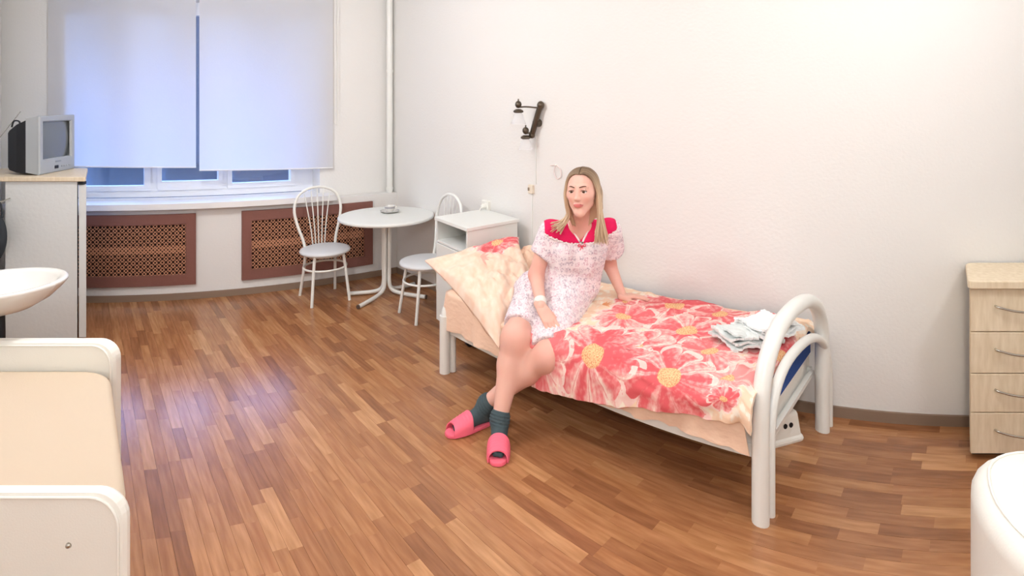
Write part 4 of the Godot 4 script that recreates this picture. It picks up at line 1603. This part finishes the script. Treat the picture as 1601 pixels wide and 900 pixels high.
func make_bed_things() -> void:
	# two thin garments folded on the blanket
	var n := FastNoiseLite.new()
	n.seed = 31
	n.frequency = 5.0
	for k in [[1.0, 2.6, 0.13, 0.11, 0.5, M.grey_cloth, "crumpled pale grey garment, the upper of two on the blanket", 3, 0.035], [1.08, 2.52, 0.14, 0.1, 0.25, M.stripe_cloth, "folded pale green grey garment lying under the crumpled one on the blanket", 4, 0.0]]:
		var c := room(Vector3(k[0], BED_TOP + 0.035 + k[8], k[1]))
		var t := thing("folded_garment", k[6], "clothes", c, k[4], "clothes on the blanket")
		for q in int(k[7]):
			var m := MB.new()
			var y0 := q * 0.013
			var dx := 0.014 * sin(q * 2.3)
			var f := func(s: float, u: float, lift: float) -> Vector3:
				var x: float = (s * 2 - 1) * k[2] * (1.0 - 0.06 * q) + dx + 0.012 * n.get_noise_2d(u * 3.0, q * 4.0)
				var z: float = (u * 2 - 1) * k[3] * (1.0 - 0.08 * q) + 0.015 * n.get_noise_2d(s * 3.0, q * 7.0)
				var y := y0 + 0.02 * n.get_noise_2d(x * 1.2 + q, z * 1.2) + 0.006 * sin(x * 40.0 + z * 30.0 + q) * (0.5 + u * 0.5)
				return Vector3(x, y + lift, z)
			m.cushion(24, 24, func(s, u): return f.call(s, u, 0.006), func(s, u): return f.call(s, u, -0.004))
			part("fold", m, k[5], t)
	# step stool under the foot end
	var f1 := Vector2(1.26, 2.79)
	var f2 := Vector2(1.475, 2.87)
	var dep := Vector2(-0.075, 0.2)
	var at := P(1.33, 0, 2.93)
	var t := thing("step_stool", "small white plastic step stool on the floor under the bed's foot", "stool", at)
	var ringf := func(y: float, inset: float) -> Array:
		var mid := (f1 + f2) / 2 + dep / 2
		var out := []
		for p in round_plan([f1, f2, f2 + dep, f1 + dep], 0.025, 3):
			var q: Vector2 = mid + (p - mid) * (1.0 - inset)
			out.append(Vector3(q.x - at.x, y, -q.y - at.z))
		return out
	var m := MB.new()
	loops(m, [ringf.call(0.0, 0.0), ringf.call(0.012, -0.03), ringf.call(0.022, 0.0), ringf.call(0.03, 0.06), ringf.call(0.125, 0.16), ringf.call(0.137, 0.2), ringf.call(0.14, 0.26)], true, true)
	part("body", m, M.white_plastic, t)
	var fx := (f2 - f1).normalized()
	var outn := Vector2(fx.y, -fx.x)
	for s in [0.5, 0.66]:
		var c := f1.lerp(f2, s) - outn * 0.0128
		m = mb_at(at)
		m.tube([P(c.x + outn.x * -0.006, 0.085, c.y + outn.y * -0.006), P(c.x + outn.x * 0.002, 0.085, c.y + outn.y * 0.002)], 0.0125, 14)
		part("grip_hole", m, M.black, t)
	for i in 6:
		for j in 4:
			m = mb_at(at)
			var c := f1 + (f2 - f1) * (0.22 + 0.115 * i) + dep * (0.25 + 0.17 * j)
			m.box(P(c.x - 0.006, 0.1395, c.y + 0.006), P(c.x + 0.006, 0.1425, c.y - 0.006), 0.001)
			part("grip_pad", m, M.black, t)
	# white bundle on the stool
	at = P(1.36, 0.142, 2.93)
	t = thing("towel_bundle", "rolled white towel bundle on top of the step stool", "towel", at)
	for k in [[0.0, 0.042, 0.0, 0.1], [0.01, 0.098, 0.01, 0.085]]:
		m = MB.new()
		var roll := []
		for s in 13:
			roll.append(Vector3(k[0] + (s / 6.0 - 1.0) * k[3], k[1] + 0.004 * sin(s * 1.3), k[2] - (s / 6.0 - 1.0) * 0.035))
		m.tube(roll, [0.024, 0.036, 0.04, 0.038, 0.041, 0.037, 0.022], 16)
		part("roll", m, M.linen, t)

# ------------------------------------------------------------------ the woman
func skin(base: Color) -> Color:
	return base.srgb_to_linear()

func front(f: Field, x: float, y: float, back := 3.5) -> float:
	var ix := clampi(int((x - f.lo.x) / f.cell + 0.5), 0, f.nx - 1)
	var iy := clampi(int((y - f.lo.y) / f.cell + 0.5), 0, f.ny - 1)
	for iz in range(f.nz - 2, 0, -1):
		var a := f.f[(iz * f.ny + iy) * f.nx + ix]
		if a < 0.0:
			var b := f.f[((iz + 1) * f.ny + iy) * f.nx + ix]
			return f.lo.z + (iz + clampf(a / (a - b), 0.0, 1.0)) * f.cell
	return -back

# a hand in its own frame: x towards the thumb, y along the fingers, z out of its back
func hand(mb: MB, place: Transform3D, curl: Array, spread: float, tint: Color, stub := -0.035) -> void:
	var f := Field.new(Vector3(-0.06, -0.05, -0.11), Vector3(0.085, 0.21, 0.045), 0.0032)
	var k := 0.006
	f.cap(Vector3(0.011, stub, 0), Vector3(0.014, 0.02, -0.002), 0.019, 0.016, 0.012)
	f.cap(Vector3(-0.011, stub, 0), Vector3(-0.014, 0.02, -0.002), 0.019, 0.016, 0.012)
	var xs := [0.027, 0.009, -0.009, -0.026]
	var ys := [0.084, 0.089, 0.085, 0.076]
	var lens := [[0.04, 0.025, 0.021], [0.045, 0.028, 0.022], [0.041, 0.026, 0.021], [0.032, 0.02, 0.018]]
	for j in 4:
		var p := Vector3(xs[j], ys[j], 0)
		f.cap(Vector3(xs[j] * 0.6, 0.012, -0.003), p, 0.0145, 0.0105, 0.012)
		var ang := 0.0
		var side: float = (xs[j] / 0.027) * spread
		var r := 0.0096 if j < 3 else 0.0084
		for q in 3:
			ang += curl[q] * (1.0 + 0.12 * (j - 1))
			var d := Vector3(sin(side) * cos(ang), cos(side) * cos(ang), -sin(ang))
			var e: Vector3 = p + d * lens[j][q]
			f.cap(p, e, r, r * 0.9, 0.004)
			p = e
			r *= 0.9
	f.cap(Vector3(0.014, 0.02, -0.006), Vector3(0.036, 0.048, -0.016), 0.015, 0.0115, 0.012)
	f.cap(Vector3(0.036, 0.048, -0.016), Vector3(0.044, 0.074, -0.022), 0.0112, 0.0098, k)
	f.cap(Vector3(0.044, 0.074, -0.022), Vector3(0.045, 0.096, -0.028), 0.0098, 0.008, k)
	var h := MB.new()
	h.T = place
	h.col = tint
	f.mesh(h)
	h.smooth()
	mb.add(h)

func make_person() -> void:
	var origin := P(0.2, 0.0, 3.2)
	var t := thing("person", "woman in a white floral nightgown with pink yoke sitting on the bed's edge", "person", origin)
	var tone := skin(c8(234, 184, 166))
	var body := MB.new()
	body.col = tone
	var f := Field.new(P(-0.22, 0.04, 3.62), P(0.74, 1.2, 2.82), 0.011)
	var sh_r := P(0.215, 0.95, 3.3)
	var el_r := P(0.137, 0.715, 3.26)
	var wr_r := P(0.155, 0.613, 3.03)
	var sh_l := P(0.572, 0.958, 3.3)
	var el_l := P(0.588, 0.725, 3.45)
	var wr_l := P(0.641, 0.582, 3.33)
	var hip_r := P(0.141, 0.595, 3.35)
	var hip_l := P(0.315, 0.6, 3.27)
	var kn_r := P(0.02, 0.462, 3.0)
	var kn_l := P(0.19, 0.41, 2.91)
	var an_r := P(-0.062, 0.11, 2.87)
	var an_l := P(-0.135, 0.11, 3.01)
	f.ell(P(0.38, 0.82, 3.335), Vector3(0.15, 0.17, 0.095), 0.05)
	f.cap(P(0.37, 0.8, 3.34), P(0.25, 0.62, 3.37), 0.1, 0.12, 0.06)
	f.cap(hip_r, hip_l, 0.105, 0.105, 0.05)
	f.cap(sh_r, sh_l, 0.05, 0.05, 0.05)
	f.cap(P(0.39, 0.95, 3.3), P(0.383, 1.14, 3.15), 0.06, 0.05, 0.05)
	f.cap(sh_r, el_r, 0.05, 0.043, 0.03)
	f.cap(el_r, wr_r, 0.043, 0.026, 0.02)
	f.cap(sh_l, el_l, 0.05, 0.041, 0.03)
	f.cap(el_l, wr_l, 0.042, 0.026, 0.02)
	f.cap(hip_r, kn_r, 0.09, 0.07, 0.04)
	f.cap(hip_l, kn_l, 0.09, 0.067, 0.04)
	f.ell(kn_r + Vector3(0, -0.005, 0.012), Vector3(0.054, 0.075, 0.055), 0.05)
	f.ell(kn_l + Vector3(0, -0.003, 0.012), Vector3(0.054, 0.068, 0.055), 0.05)
	var cf_r := kn_r.lerp(an_r, 0.36) + Vector3(0, 0, -0.022)
	var cf_l := kn_l.lerp(an_l, 0.36) + Vector3(0.015, 0, -0.022)
	f.cap(kn_r, cf_r, 0.066, 0.065, 0.05)
	f.cap(cf_r, an_r, 0.065, 0.037, 0.03)
	f.cap(kn_l, cf_l, 0.063, 0.061, 0.05)
	f.cap(cf_l, an_l, 0.06, 0.036, 0.03)
	f.mesh(body)
	body.smooth()
	for k in body.v.size():
		var p := body.v[k]
		var red := 0.0
		for c in [kn_r, kn_l, el_r, el_l]:
			red = maxf(red, 1.0 - p.distance_to(c) / 0.1)
		body.c[k] = tone.lerp(skin(c8(226, 154, 138)), clampf(red, 0.0, 0.5))

	# hands
	hand(body, Transform3D(Basis(Vector3(0.82, 0.28, -0.3).normalized(), Vector3(0.42, -0.55, 0.68).normalized(), Vector3(0.06, 0.78, 0.6).normalized()), wr_r + Vector3(0.004, -0.004, 0.006)), [0.25, 0.4, 0.25], 0.1, tone)
	hand(body, Transform3D(Basis(Vector3(-0.05, 0.05, 1.0).normalized(), Vector3(0.97, -0.06, -0.2).normalized(), Vector3(0.06, 1.0, -0.05).normalized()), wr_l + Vector3(-0.012, -0.012, 0)), [0.12, 0.1, 0.1], 0.16, tone, 0.004)

	# head
	var hb := Basis(Vector3.UP, -0.38) * Basis(Vector3.RIGHT, -0.05) * Basis(Vector3.BACK, 0.05)
	var ht := Transform3D(hb.scaled(Vector3.ONE), P(0.381, 1.205, 3.12)) * Transform3D(Basis().scaled(Vector3.ONE * 1.07), Vector3.ZERO)
	f = Field.new(Vector3(-0.09, -0.14, -0.13), Vector3(0.09, 0.14, 0.125), 0.0033)
	f.ell(Vector3(0, 0.03, -0.02), Vector3(0.073, 0.09, 0.092), 0.02)
	f.ell(Vector3(0, -0.016, 0.018), Vector3(0.061, 0.082, 0.067), 0.03)
	f.cap(Vector3(0, -0.055, 0.018), Vector3(0, -0.09, 0.05), 0.043, 0.02, 0.025)
	var up := 0.011
	for s in [-1.0, 1.0]:
		f.cap(Vector3(0.034 * s, -0.016, 0.052), Vector3(0.046 * s, -0.008, 0.036), 0.02, 0.02, 0.02)
		f.cap(Vector3(0.014 * s, 0.025 + up, 0.077), Vector3(0.042 * s, 0.025 + up, 0.06), 0.009, 0.008, 0.014)
		f.cap(Vector3(0.041 * s, -0.05, 0.014), Vector3(0.014 * s, -0.094, 0.05), 0.017, 0.012, 0.02)
	f.ell(Vector3(0, -0.101, 0.057), Vector3(0.017, 0.014, 0.017), 0.02)
	# eye hollows
	f.keep(func(p: Vector3) -> float:
		var q := Vector3(absf(p.x), p.y, p.z) - Vector3(0.031, 0.004 + up, 0.092)
		return 0.0165 - Vector3(q.x * 0.75, q.y * 1.2, q.z).length())
	f.cap(Vector3(0, 0.016 + up, 0.076), Vector3(0, -0.02, 0.093), 0.007, 0.009, 0.016)
	f.ell(Vector3(0, -0.023, 0.0885), Vector3(0.0145, 0.007, 0.011), 0.009)
	f.ell(Vector3(0, -0.0505, 0.0805), Vector3(0.024, 0.0048, 0.0085), 0.007)
	f.ell(Vector3(0, -0.0595, 0.0785), Vector3(0.021, 0.0058, 0.0085), 0.007)
	for s in [-1.0, 1.0]:
		# lids round the eyeball
		f.ell(Vector3(0.031 * s, 0.0095 + up, 0.0705), Vector3(0.0165, 0.0065, 0.0125), 0.005)
		f.ell(Vector3(0.031 * s, -0.0075 + up, 0.0685), Vector3(0.0155, 0.0045, 0.0115), 0.006)
	var head := MB.new()
	head.col = tone
	f.mesh(head)
	var lip := skin(c8(212, 116, 114))
	for k in head.v.size():
		var p := head.v[k]
		if p.z > 0.07:
			var u := Vector2(p.x / 0.025, (p.y + 0.055) / 0.009).length()
			head.c[k] = tone.lerp(lip, clampf((1.12 - u) * 5.0, 0.0, 0.9))
		var q := Vector3(absf(p.x), p.y, p.z).distance_to(Vector3(0.04, -0.03, 0.065))
		head.c[k] = head.c[k].lerp(skin(c8(228, 148, 134)), clampf(0.6 - q / 0.04, 0.0, 0.35))
	for k in head.v.size():
		head.v[k] = ht * head.v[k]
	head.smooth()
	body.add(head)
	for k in body.v.size():
		body.v[k] -= origin
	part("body", body, M.skin, t)
	for s in [-1.0, 1.0]:
		var m := MB.new()
		m.T = Transform3D(Basis(), -origin) * ht * Transform3D(Basis(Vector3.RIGHT, PI / 2 + 0.05), Vector3(0.031 * s, 0.0015 + up, 0.0675))
		m.ball(Vector3.ZERO, Vector3.ONE * 0.0134, 24, 24)
		for k in m.v.size():
			var far: float = m.uv[k].x * PI
			m.c[k] = skin(c8(30, 22, 20)) if far < 0.24 else skin(c8(86, 58, 42)) if far < 0.58 else skin(c8(232, 226, 222))
		part("eye", m, M.eye, t)
		m = MB.new()
		m.T = Transform3D(Basis(), -origin) * ht
		m.tube(spline([Vector3(0.0145 * s, 0.003 + up, 0.077), Vector3(0.024 * s, 0.0085 + up, 0.0822), Vector3(0.034 * s, 0.0085 + up, 0.0815), Vector3(0.047 * s, 0.002 + up, 0.0715)], 4), 0.0018, 6)
		part("eyelash", m, M.brow, t)
		m = MB.new()
		m.T = Transform3D(Basis(), -origin) * ht
		m.tube(spline([Vector3(0.012 * s, 0.0225 + up, 0.0868), Vector3(0.027 * s, 0.0275 + up, 0.0832), Vector3(0.04 * s, 0.0275 + up, 0.0712), Vector3(0.052 * s, 0.02 + up, 0.059)], 4), [0.0024, 0.003, 0.0024, 0.001], 8)
		part("eyebrow", m, M.brow, t)
	make_hair(t, ht, origin)
	make_gown(t, origin, [sh_r, sh_l, hip_r, hip_l, kn_r, kn_l, el_r, el_l])
	# white band on the wrist
	var mw := mb_at(origin)
	var fw := (wr_r - el_r).normalized()
	var cw := wr_r - fw * 0.034
	mw.tube([cw - fw * 0.017, cw - fw * 0.015, cw + fw * 0.015, cw + fw * 0.017], [0.029, 0.0355, 0.0335, 0.027], 20)
	part("wrist_bandage", mw, M.linen, t)
	make_feet(t, origin, an_r, an_l)

func make_hair(t: Node3D, ht: Transform3D, origin: Vector3) -> void:
	var g := RandomNumberGenerator.new()
	g.seed = 5
	var m := MB.new()
	var dark := skin(c8(112, 90, 70))
	var fair := skin(c8(206, 178, 146))
	# close cap over the skull
	var f := Field.new(Vector3(-0.125, -0.26, -0.16), Vector3(0.125, 0.15, 0.1), 0.0055)
	f.ell(Vector3(0, 0.036, -0.028), Vector3(0.081, 0.094, 0.094), 0.02)
	f.cap(Vector3(-0.04, 0.0, -0.05), Vector3(-0.05, -0.17, -0.06), 0.05, 0.035, 0.03)
	f.cap(Vector3(0.045, 0.0, -0.05), Vector3(0.06, -0.2, -0.03), 0.05, 0.042, 0.03)
	f.cap(Vector3(0.0, -0.02, -0.07), Vector3(0.0, -0.19, -0.07), 0.05, 0.035, 0.03)
	f.keep(func(p: Vector3) -> float:
		# the face stays free: everything before this slanted front goes
		return p.z - (0.045 - 0.52 * maxf(0.0, 0.105 - p.y)))
	f.mesh(m)
	for k in m.v.size():
		var p := m.v[k]
		m.c[k] = dark.lerp(fair, clampf((0.1 - p.y) / 0.16 + 0.25 * sin(p.x * 300.0 + p.z * 170.0), 0.0, 1.0) * 0.8)
		m.v[k] = ht * p
	m.smooth()
	# locks from the parting over the sides
	for k in 250:
		var s := -1.0 if k % 2 else 1.0
		var r := g.randf()
		var z0 := lerpf(0.05, -0.1, r)
		var j := Vector3(g.randf_range(-1, 1), g.randf_range(-1, 1), g.randf_range(-1, 1))
		var zm := z0 * 0.6 - 0.016
		var pts := []
		for q in [0.02, 0.3, 0.62, 0.95]:
			var z := lerpf(z0, zm, q)
			var e := sqrt(maxf(0.05, 1.0 - pow((z + 0.026) / 0.1, 2.0)))
			var ph: float = q * PI / 2
			pts.append(Vector3(0.004 * (1 - q) + s * 0.082 * e * sin(ph), 0.032 + 0.0985 * e * cos(ph), z) + j * 0.003 * q)
		pts.append(Vector3(0.0845 * s, -0.005, zm - 0.004) + j * 0.004)
		if s > 0:
			var far := g.randf()
			pts.append(Vector3(0.087, -0.07, lerpf(0.02, zm, 0.6)) + j * 0.007)
			pts.append(Vector3(0.09 + 0.02 * far, -0.14, lerpf(0.05, zm, 0.3)) + j * 0.008)
			pts.append(Vector3(0.072 + 0.055 * far, -0.2 - 0.05 * g.randf(), lerpf(0.045, zm, 0.25)) + j * 0.012)
		else:
			pts.append(Vector3(-0.079, -0.06, lerpf(0.0, zm, 0.7)) + j * 0.006)
			pts.append(Vector3(-0.075, -0.11, lerpf(-0.015, zm, 0.6)) + j * 0.007)
			if r < 0.45:
				var out := g.randf()
				pts.append(Vector3(-0.085 - 0.02 * out, -0.15, -0.02 + 0.05 * (1 - out)) + j * 0.01)
				pts.append(Vector3(-0.1 - 0.075 * out, -0.165 - 0.035 * g.randf(), -0.03 + 0.07 * (1 - out)) + j * 0.012)
			else:
				pts.append(Vector3(-0.06, -0.17, zm - 0.02) + j * 0.01)
		var path := spline(pts, 5)
		for q in path.size():
			path[q] = ht * path[q]
		var at := m.v.size()
		var mix := g.randf_range(-0.18, 0.18)
		m.tube(path, [0.003, 0.0058, 0.0062, 0.006, 0.005, 0.0018], 6)
		for q in range(at, m.v.size()):
			var y: float = (ht.affine_inverse() * m.v[q]).y
			m.c[q] = dark.lerp(fair, clampf((0.125 - y) / 0.13 + mix, 0.0, 1.0))
	for k in m.v.size():
		m.v[k] -= origin
	part("hair", m, M.hair, t)

func make_gown(t: Node3D, origin: Vector3, j: Array) -> void:
	var f := Field.new(P(-0.13, 0.3, 3.56), P(0.76, 1.07, 2.86), 0.0088)
	f.cap(P(0.3, 0.86, 3.3), P(0.265, 0.65, 3.34), 0.095, 0.112, 0.04)
	f.cap(P(0.46, 0.87, 3.3), P(0.4, 0.64, 3.32), 0.095, 0.108, 0.04)
	f.cap(P(0.315, 0.835, 3.235), P(0.32, 0.8, 3.24), 0.066, 0.066, 0.05)
	f.cap(P(0.44, 0.835, 3.235), P(0.43, 0.8, 3.24), 0.066, 0.066, 0.05)
	f.cap(j[0] + Vector3(0.02, 0.0, 0), j[1] - Vector3(0.02, 0.0, 0), 0.06, 0.06, 0.05)
	f.cap(P(0.13, 0.565, 3.4), P(0.34, 0.57, 3.32), 0.12, 0.115, 0.05)
	f.cap(P(0.29, 0.66, 3.3), P(0.33, 0.56, 3.22), 0.1, 0.08, 0.06)
	var th_r: Vector3 = (j[4] - j[2]).normalized()
	var th_l: Vector3 = (j[5] - j[3]).normalized()
	var end_r: Vector3 = j[2].lerp(j[4], 0.8)
	var end_l: Vector3 = j[3].lerp(j[5], 0.9)
	f.cap(j[2], j[2].lerp(j[4], 0.95), 0.112, 0.092, 0.04, [end_r, (th_r + Vector3(0, -0.1, 0)).normalized()])
	f.cap(j[3], j[3].lerp(j[5], 1.04), 0.115, 0.096, 0.04, [end_l, (th_l + Vector3(0.15, -0.1, 0)).normalized()])
	# cloth between the thighs
	f.cap(P(0.2, 0.57, 3.26), P(0.12, 0.505, 3.1), 0.07, 0.045, 0.05, [end_r + th_r * 0.01, th_r])
	f.cap(P(0.3, 0.54, 3.2), P(0.165, 0.465, 3.0), 0.085, 0.06, 0.05, [end_l - th_l * 0.005, th_l])
	# sleeves
	var ar: Vector3 = (j[6] - j[0]).normalized()
	var al: Vector3 = (j[7] - j[1]).normalized()
	f.cap(j[0], j[0] + ar * 0.2, 0.062, 0.078, 0.035, [j[0] + ar * 0.15, (ar + Vector3(-0.25, 0.15, 0)).normalized()])
	f.cap(j[1], j[1] + al * 0.22 + Vector3(0.02, 0, 0.0), 0.062, 0.082, 0.035, [j[1] + al * 0.165, (al + Vector3(0.25, 0.15, 0)).normalized()])
	# neck opening and the V
	var apex := Vector2(0.391, 0.903)
	var neck_a := P(0.39, 0.98, 3.3)
	var neck_b := P(0.383, 1.14, 3.17)
	f.keep(func(p: Vector3) -> float:
		var q := Vector2(p.x, p.y) - apex
		var wedge := maxf(Vector2(-0.845, -0.535).dot(q), maxf(Vector2(0.885, -0.465).dot(q), -3.27 - p.z))
		var ba := neck_b - neck_a
		var u := clampf((p - neck_a).dot(ba) / ba.length_squared(), 0.0, 1.0)
		var hole := (p - neck_a - ba * u).length() - 0.066
		return -minf(wedge, hole))
	var yoke := Field.new(P(-0.13, 0.3, 3.56), P(0.76, 1.07, 2.86), 0.0088)
	yoke.f = f.f.duplicate()
	var folds := FastNoiseLite.new()
	folds.seed = 14
	folds.frequency = 1.0
	folds.fractal_octaves = 2
	var m := MB.new()
	f.mesh(m)
	m.smooth()
	for k in m.v.size():
		var p := m.v[k]
		var amp := 0.009 * clampf((0.93 - p.y) / 0.15, 0.15, 1.0)
		var w := folds.get_noise_3d(p.x * 26.0, p.y * 4.5, p.z * 26.0)
		if p.y < 0.6:
			w = 0.5 * w + 0.7 * folds.get_noise_3d(p.x * 14.0, p.y * 14.0, p.z * 5.0)
		m.v[k] = p + m.n[k] * w * amp
	for k in m.v.size():
		m.v[k] -= origin
	m.smooth()
	var gown := part("nightgown", m, M.gown, t)
	# the pink yoke, a separate piece of cloth over the shoulders
	yoke.grow(0.0055)
	var low := func(x: float) -> float: return 0.904 + 1.45 * (x - 0.373) * (x - 0.373)
	yoke.keep(func(p: Vector3) -> float: return maxf(low.call(p.x) - p.y, maxf(0.186 - p.x, p.x - 0.6)))
	m = MB.new()
	yoke.mesh(m)
	for k in m.v.size():
		m.v[k] -= origin
	m.smooth()
	part("yoke", m, M.yoke, gown)
	# lace along the V and below the yoke, and a small bow
	for side in [-1.0, 1.0]:
		var pts := []
		for s in 12:
			var u := s / 11.0
			var x: float = apex.x + side * u * (0.07 if side < 0 else 0.058)
			var y: float = apex.y - 0.002 + u * 0.108
			pts.append(Vector3(x, y, front(yoke, x + side * 0.012, y) + 0.001))
		m = mb_at(origin)
		m.tube(pts, 0.0052, 8)
		part("lace", m, M.lace, gown)
	m = mb_at(origin)
	for s in 40:
		var x := lerpf(0.19, 0.596, s / 39.0)
		var y: float = low.call(x) - 0.003
		m.ball(Vector3(x, y + 0.003 * sin(s * 2.4), front(f, x, y) + 0.004), Vector3(0.0075, 0.0065, 0.005), 6, 8)
	part("lace", m, M.lace, gown)
	var bow := Vector3(0.392, 0.892, front(f, 0.392, 0.892) + 0.008)
	m = mb_at(origin)
	for side in [-1.0, 1.0]:
		m.tube(spline([bow, bow + Vector3(0.016 * side, 0.013, 0.004), bow + Vector3(0.02 * side, 0.002, 0.004), bow], 4), 0.0024, 6)
		m.tube(spline([bow, bow + Vector3(0.008 * side, -0.016, 0.004), bow + Vector3(0.019 * side, -0.032, 0.002)], 4), 0.0026, 6)
	m.ball(bow, Vector3.ONE * 0.005, 6, 8)
	part("bow", m, M.bow, gown)

func make_feet(t: Node3D, origin: Vector3, an_r: Vector3, an_l: Vector3) -> void:
	for k in [[an_r, Vector2(-0.062, 2.89), Vector2(-0.067, 2.665)], [an_l, Vector2(-0.108, 3.04), Vector2(-0.325, 2.9)]]:
		var heel: Vector2 = k[1]
		var toe: Vector2 = k[2]
		var d := (toe - heel).normalized()
		var sd := Vector2(-d.y, d.x)
		var length := heel.distance_to(toe)
		var at := func(s: float, side: float, y: float) -> Vector3:
			var q := heel + d * s * length + sd * side
			return P(q.x, y, q.y)
		var an: Vector3 = k[0]
		var lo := Vector3(minf(heel.x, toe.x) - 0.08, 0.0, minf(-heel.y, -toe.y) - 0.09)
		var hi := Vector3(maxf(heel.x, toe.x) + 0.1, 0.2, maxf(-heel.y, -toe.y) + 0.06)
		lo = lo.min(an - Vector3(0.08, 0.11, 0.08))
		hi = hi.max(an + Vector3(0.08, 0.1, 0.08))
		var f := Field.new(lo, hi, 0.005)
		var up := (Vector3(0.02, 0.46, 3.0) * Vector3(1, 1, -1) - an).normalized() if k[0] == an_r else (P(0.19, 0.41, 2.91) - an).normalized()
		f.cap(an + up * 0.06, an, 0.046, 0.043, 0.02, [an + up * 0.028, up])
		f.cap(an, at.call(0.1, 0.0, 0.055), 0.043, 0.038, 0.025)
		f.cap(an - Vector3(0, 0.012, 0), at.call(0.5, 0.0, 0.048), 0.038, 0.03, 0.03)
		f.cap(at.call(0.1, 0.0, 0.05), at.call(0.6, 0.012, 0.045), 0.033, 0.028, 0.02)
		f.cap(at.call(0.1, 0.0, 0.05), at.call(0.6, -0.012, 0.045), 0.033, 0.028, 0.02)
		f.cap(at.call(0.6, 0.014, 0.044), at.call(0.85, 0.013, 0.034), 0.024, 0.014, 0.02)
		f.cap(at.call(0.6, -0.014, 0.044), at.call(0.82, -0.015, 0.033), 0.024, 0.013, 0.02)
		var m := MB.new()
		f.mesh(m)
		for q in m.v.size():
			var p := m.v[q]
			m.v[q] = p - origin
		m.smooth()
		for q in m.v.size():
			var h := (m.v[q] + origin - an).dot(up)
			if h > -0.03:
				m.v[q] += m.n[q] * 0.0018 * sin(h * 420.0)
		m.smooth()
		part("sock", m, M.sock, t)
		# slipper: sole and one broad band, toes open
		m = mb_at(origin)
		var ring := func(y: float, grow: float) -> Array:
			var out := []
			for s in 32:
				var a := TAU * s / 32
				var x := 0.5 - 0.55 * cos(a)
				var w := (0.047 + 0.009 * smoothstep(0.3, 0.8, x)) * signf(sin(a)) * pow(absf(sin(a)), 0.7)
				out.append(at.call(0.5 + (x - 0.5) * (1.0 + grow * 6.0), w * (1.0 + grow * 22.0), y))
			return out
		loops(m, [ring.call(0.001, -0.004), ring.call(0.004, 0.0), ring.call(0.014, 0.0), ring.call(0.019, -0.002), ring.call(0.02, -0.006)], true, true)
		var shoe := part("slipper", m, M.slipper, t)
		m = mb_at(origin)
		var band := func(s: float, u: float, thick: float) -> Vector3:
			var along := lerpf(0.55 - 0.03 * sin(u * PI), 0.96 - 0.06 * sin(u * PI), s)
			var hgt := lerpf(0.09, 0.056, s) + thick + 0.0016 * sin(s * 38.0) * (1.0 if thick > 0.002 else 0.0)
			var wid := lerpf(0.054, 0.045, s * s * s) + thick * 0.8
			var a := PI * u
			return at.call(along, cos(a) * wid, 0.008 + (hgt - 0.008) * pow(sin(a), 0.62))
		m.cushion(24, 24, func(s, u): return band.call(s, u, 0.004), func(s, u): return band.call(s, u, -0.001))
		part("slipper_band", m, M.slipper, shoe)

# ------------------------------------------------------------------ outside the window
func make_outside() -> void:
	var m := MB.new()
	m.box(Vector3(-60, -1.2, -60), Vector3(40, -0.9, -5.8), 0.01)
	struct("ground", m, M.ground)
	var t := thing("building", "distant grey building across the yard behind the blinds", "building", P(-14, -0.9, 24))
	m = MB.new()
	m.box(Vector3(-16, 0, -6), Vector3(16, 9, 0), 0.02)
	part("wall", m, M.facade, t)
	for i in 8:
		for j in 2:
			m = MB.new()
			m.box(Vector3(-14 + i * 3.8, 1.4 + j * 3.6, -0.1), Vector3(-12.4 + i * 3.8, 3.2 + j * 3.6, 0.04), 0.01)
			part("window", m, M.screen, t)

func _ready() -> void:
	rng.seed = 1
	make_view()
	make_materials()
	make_lamps()
	make_room()
	make_bed()
	make_wardrobe()
	make_table()
	make_chairs()
	make_nightstand()
	make_dresser()
	make_armchair()
	make_daybed()
	make_sink()
	make_blinds()
	make_screens()
	make_pipe()
	make_tv()
	make_person()
	make_bed_things()
	make_sconce()
	make_wall_bits()
	make_bag()
	make_outside()
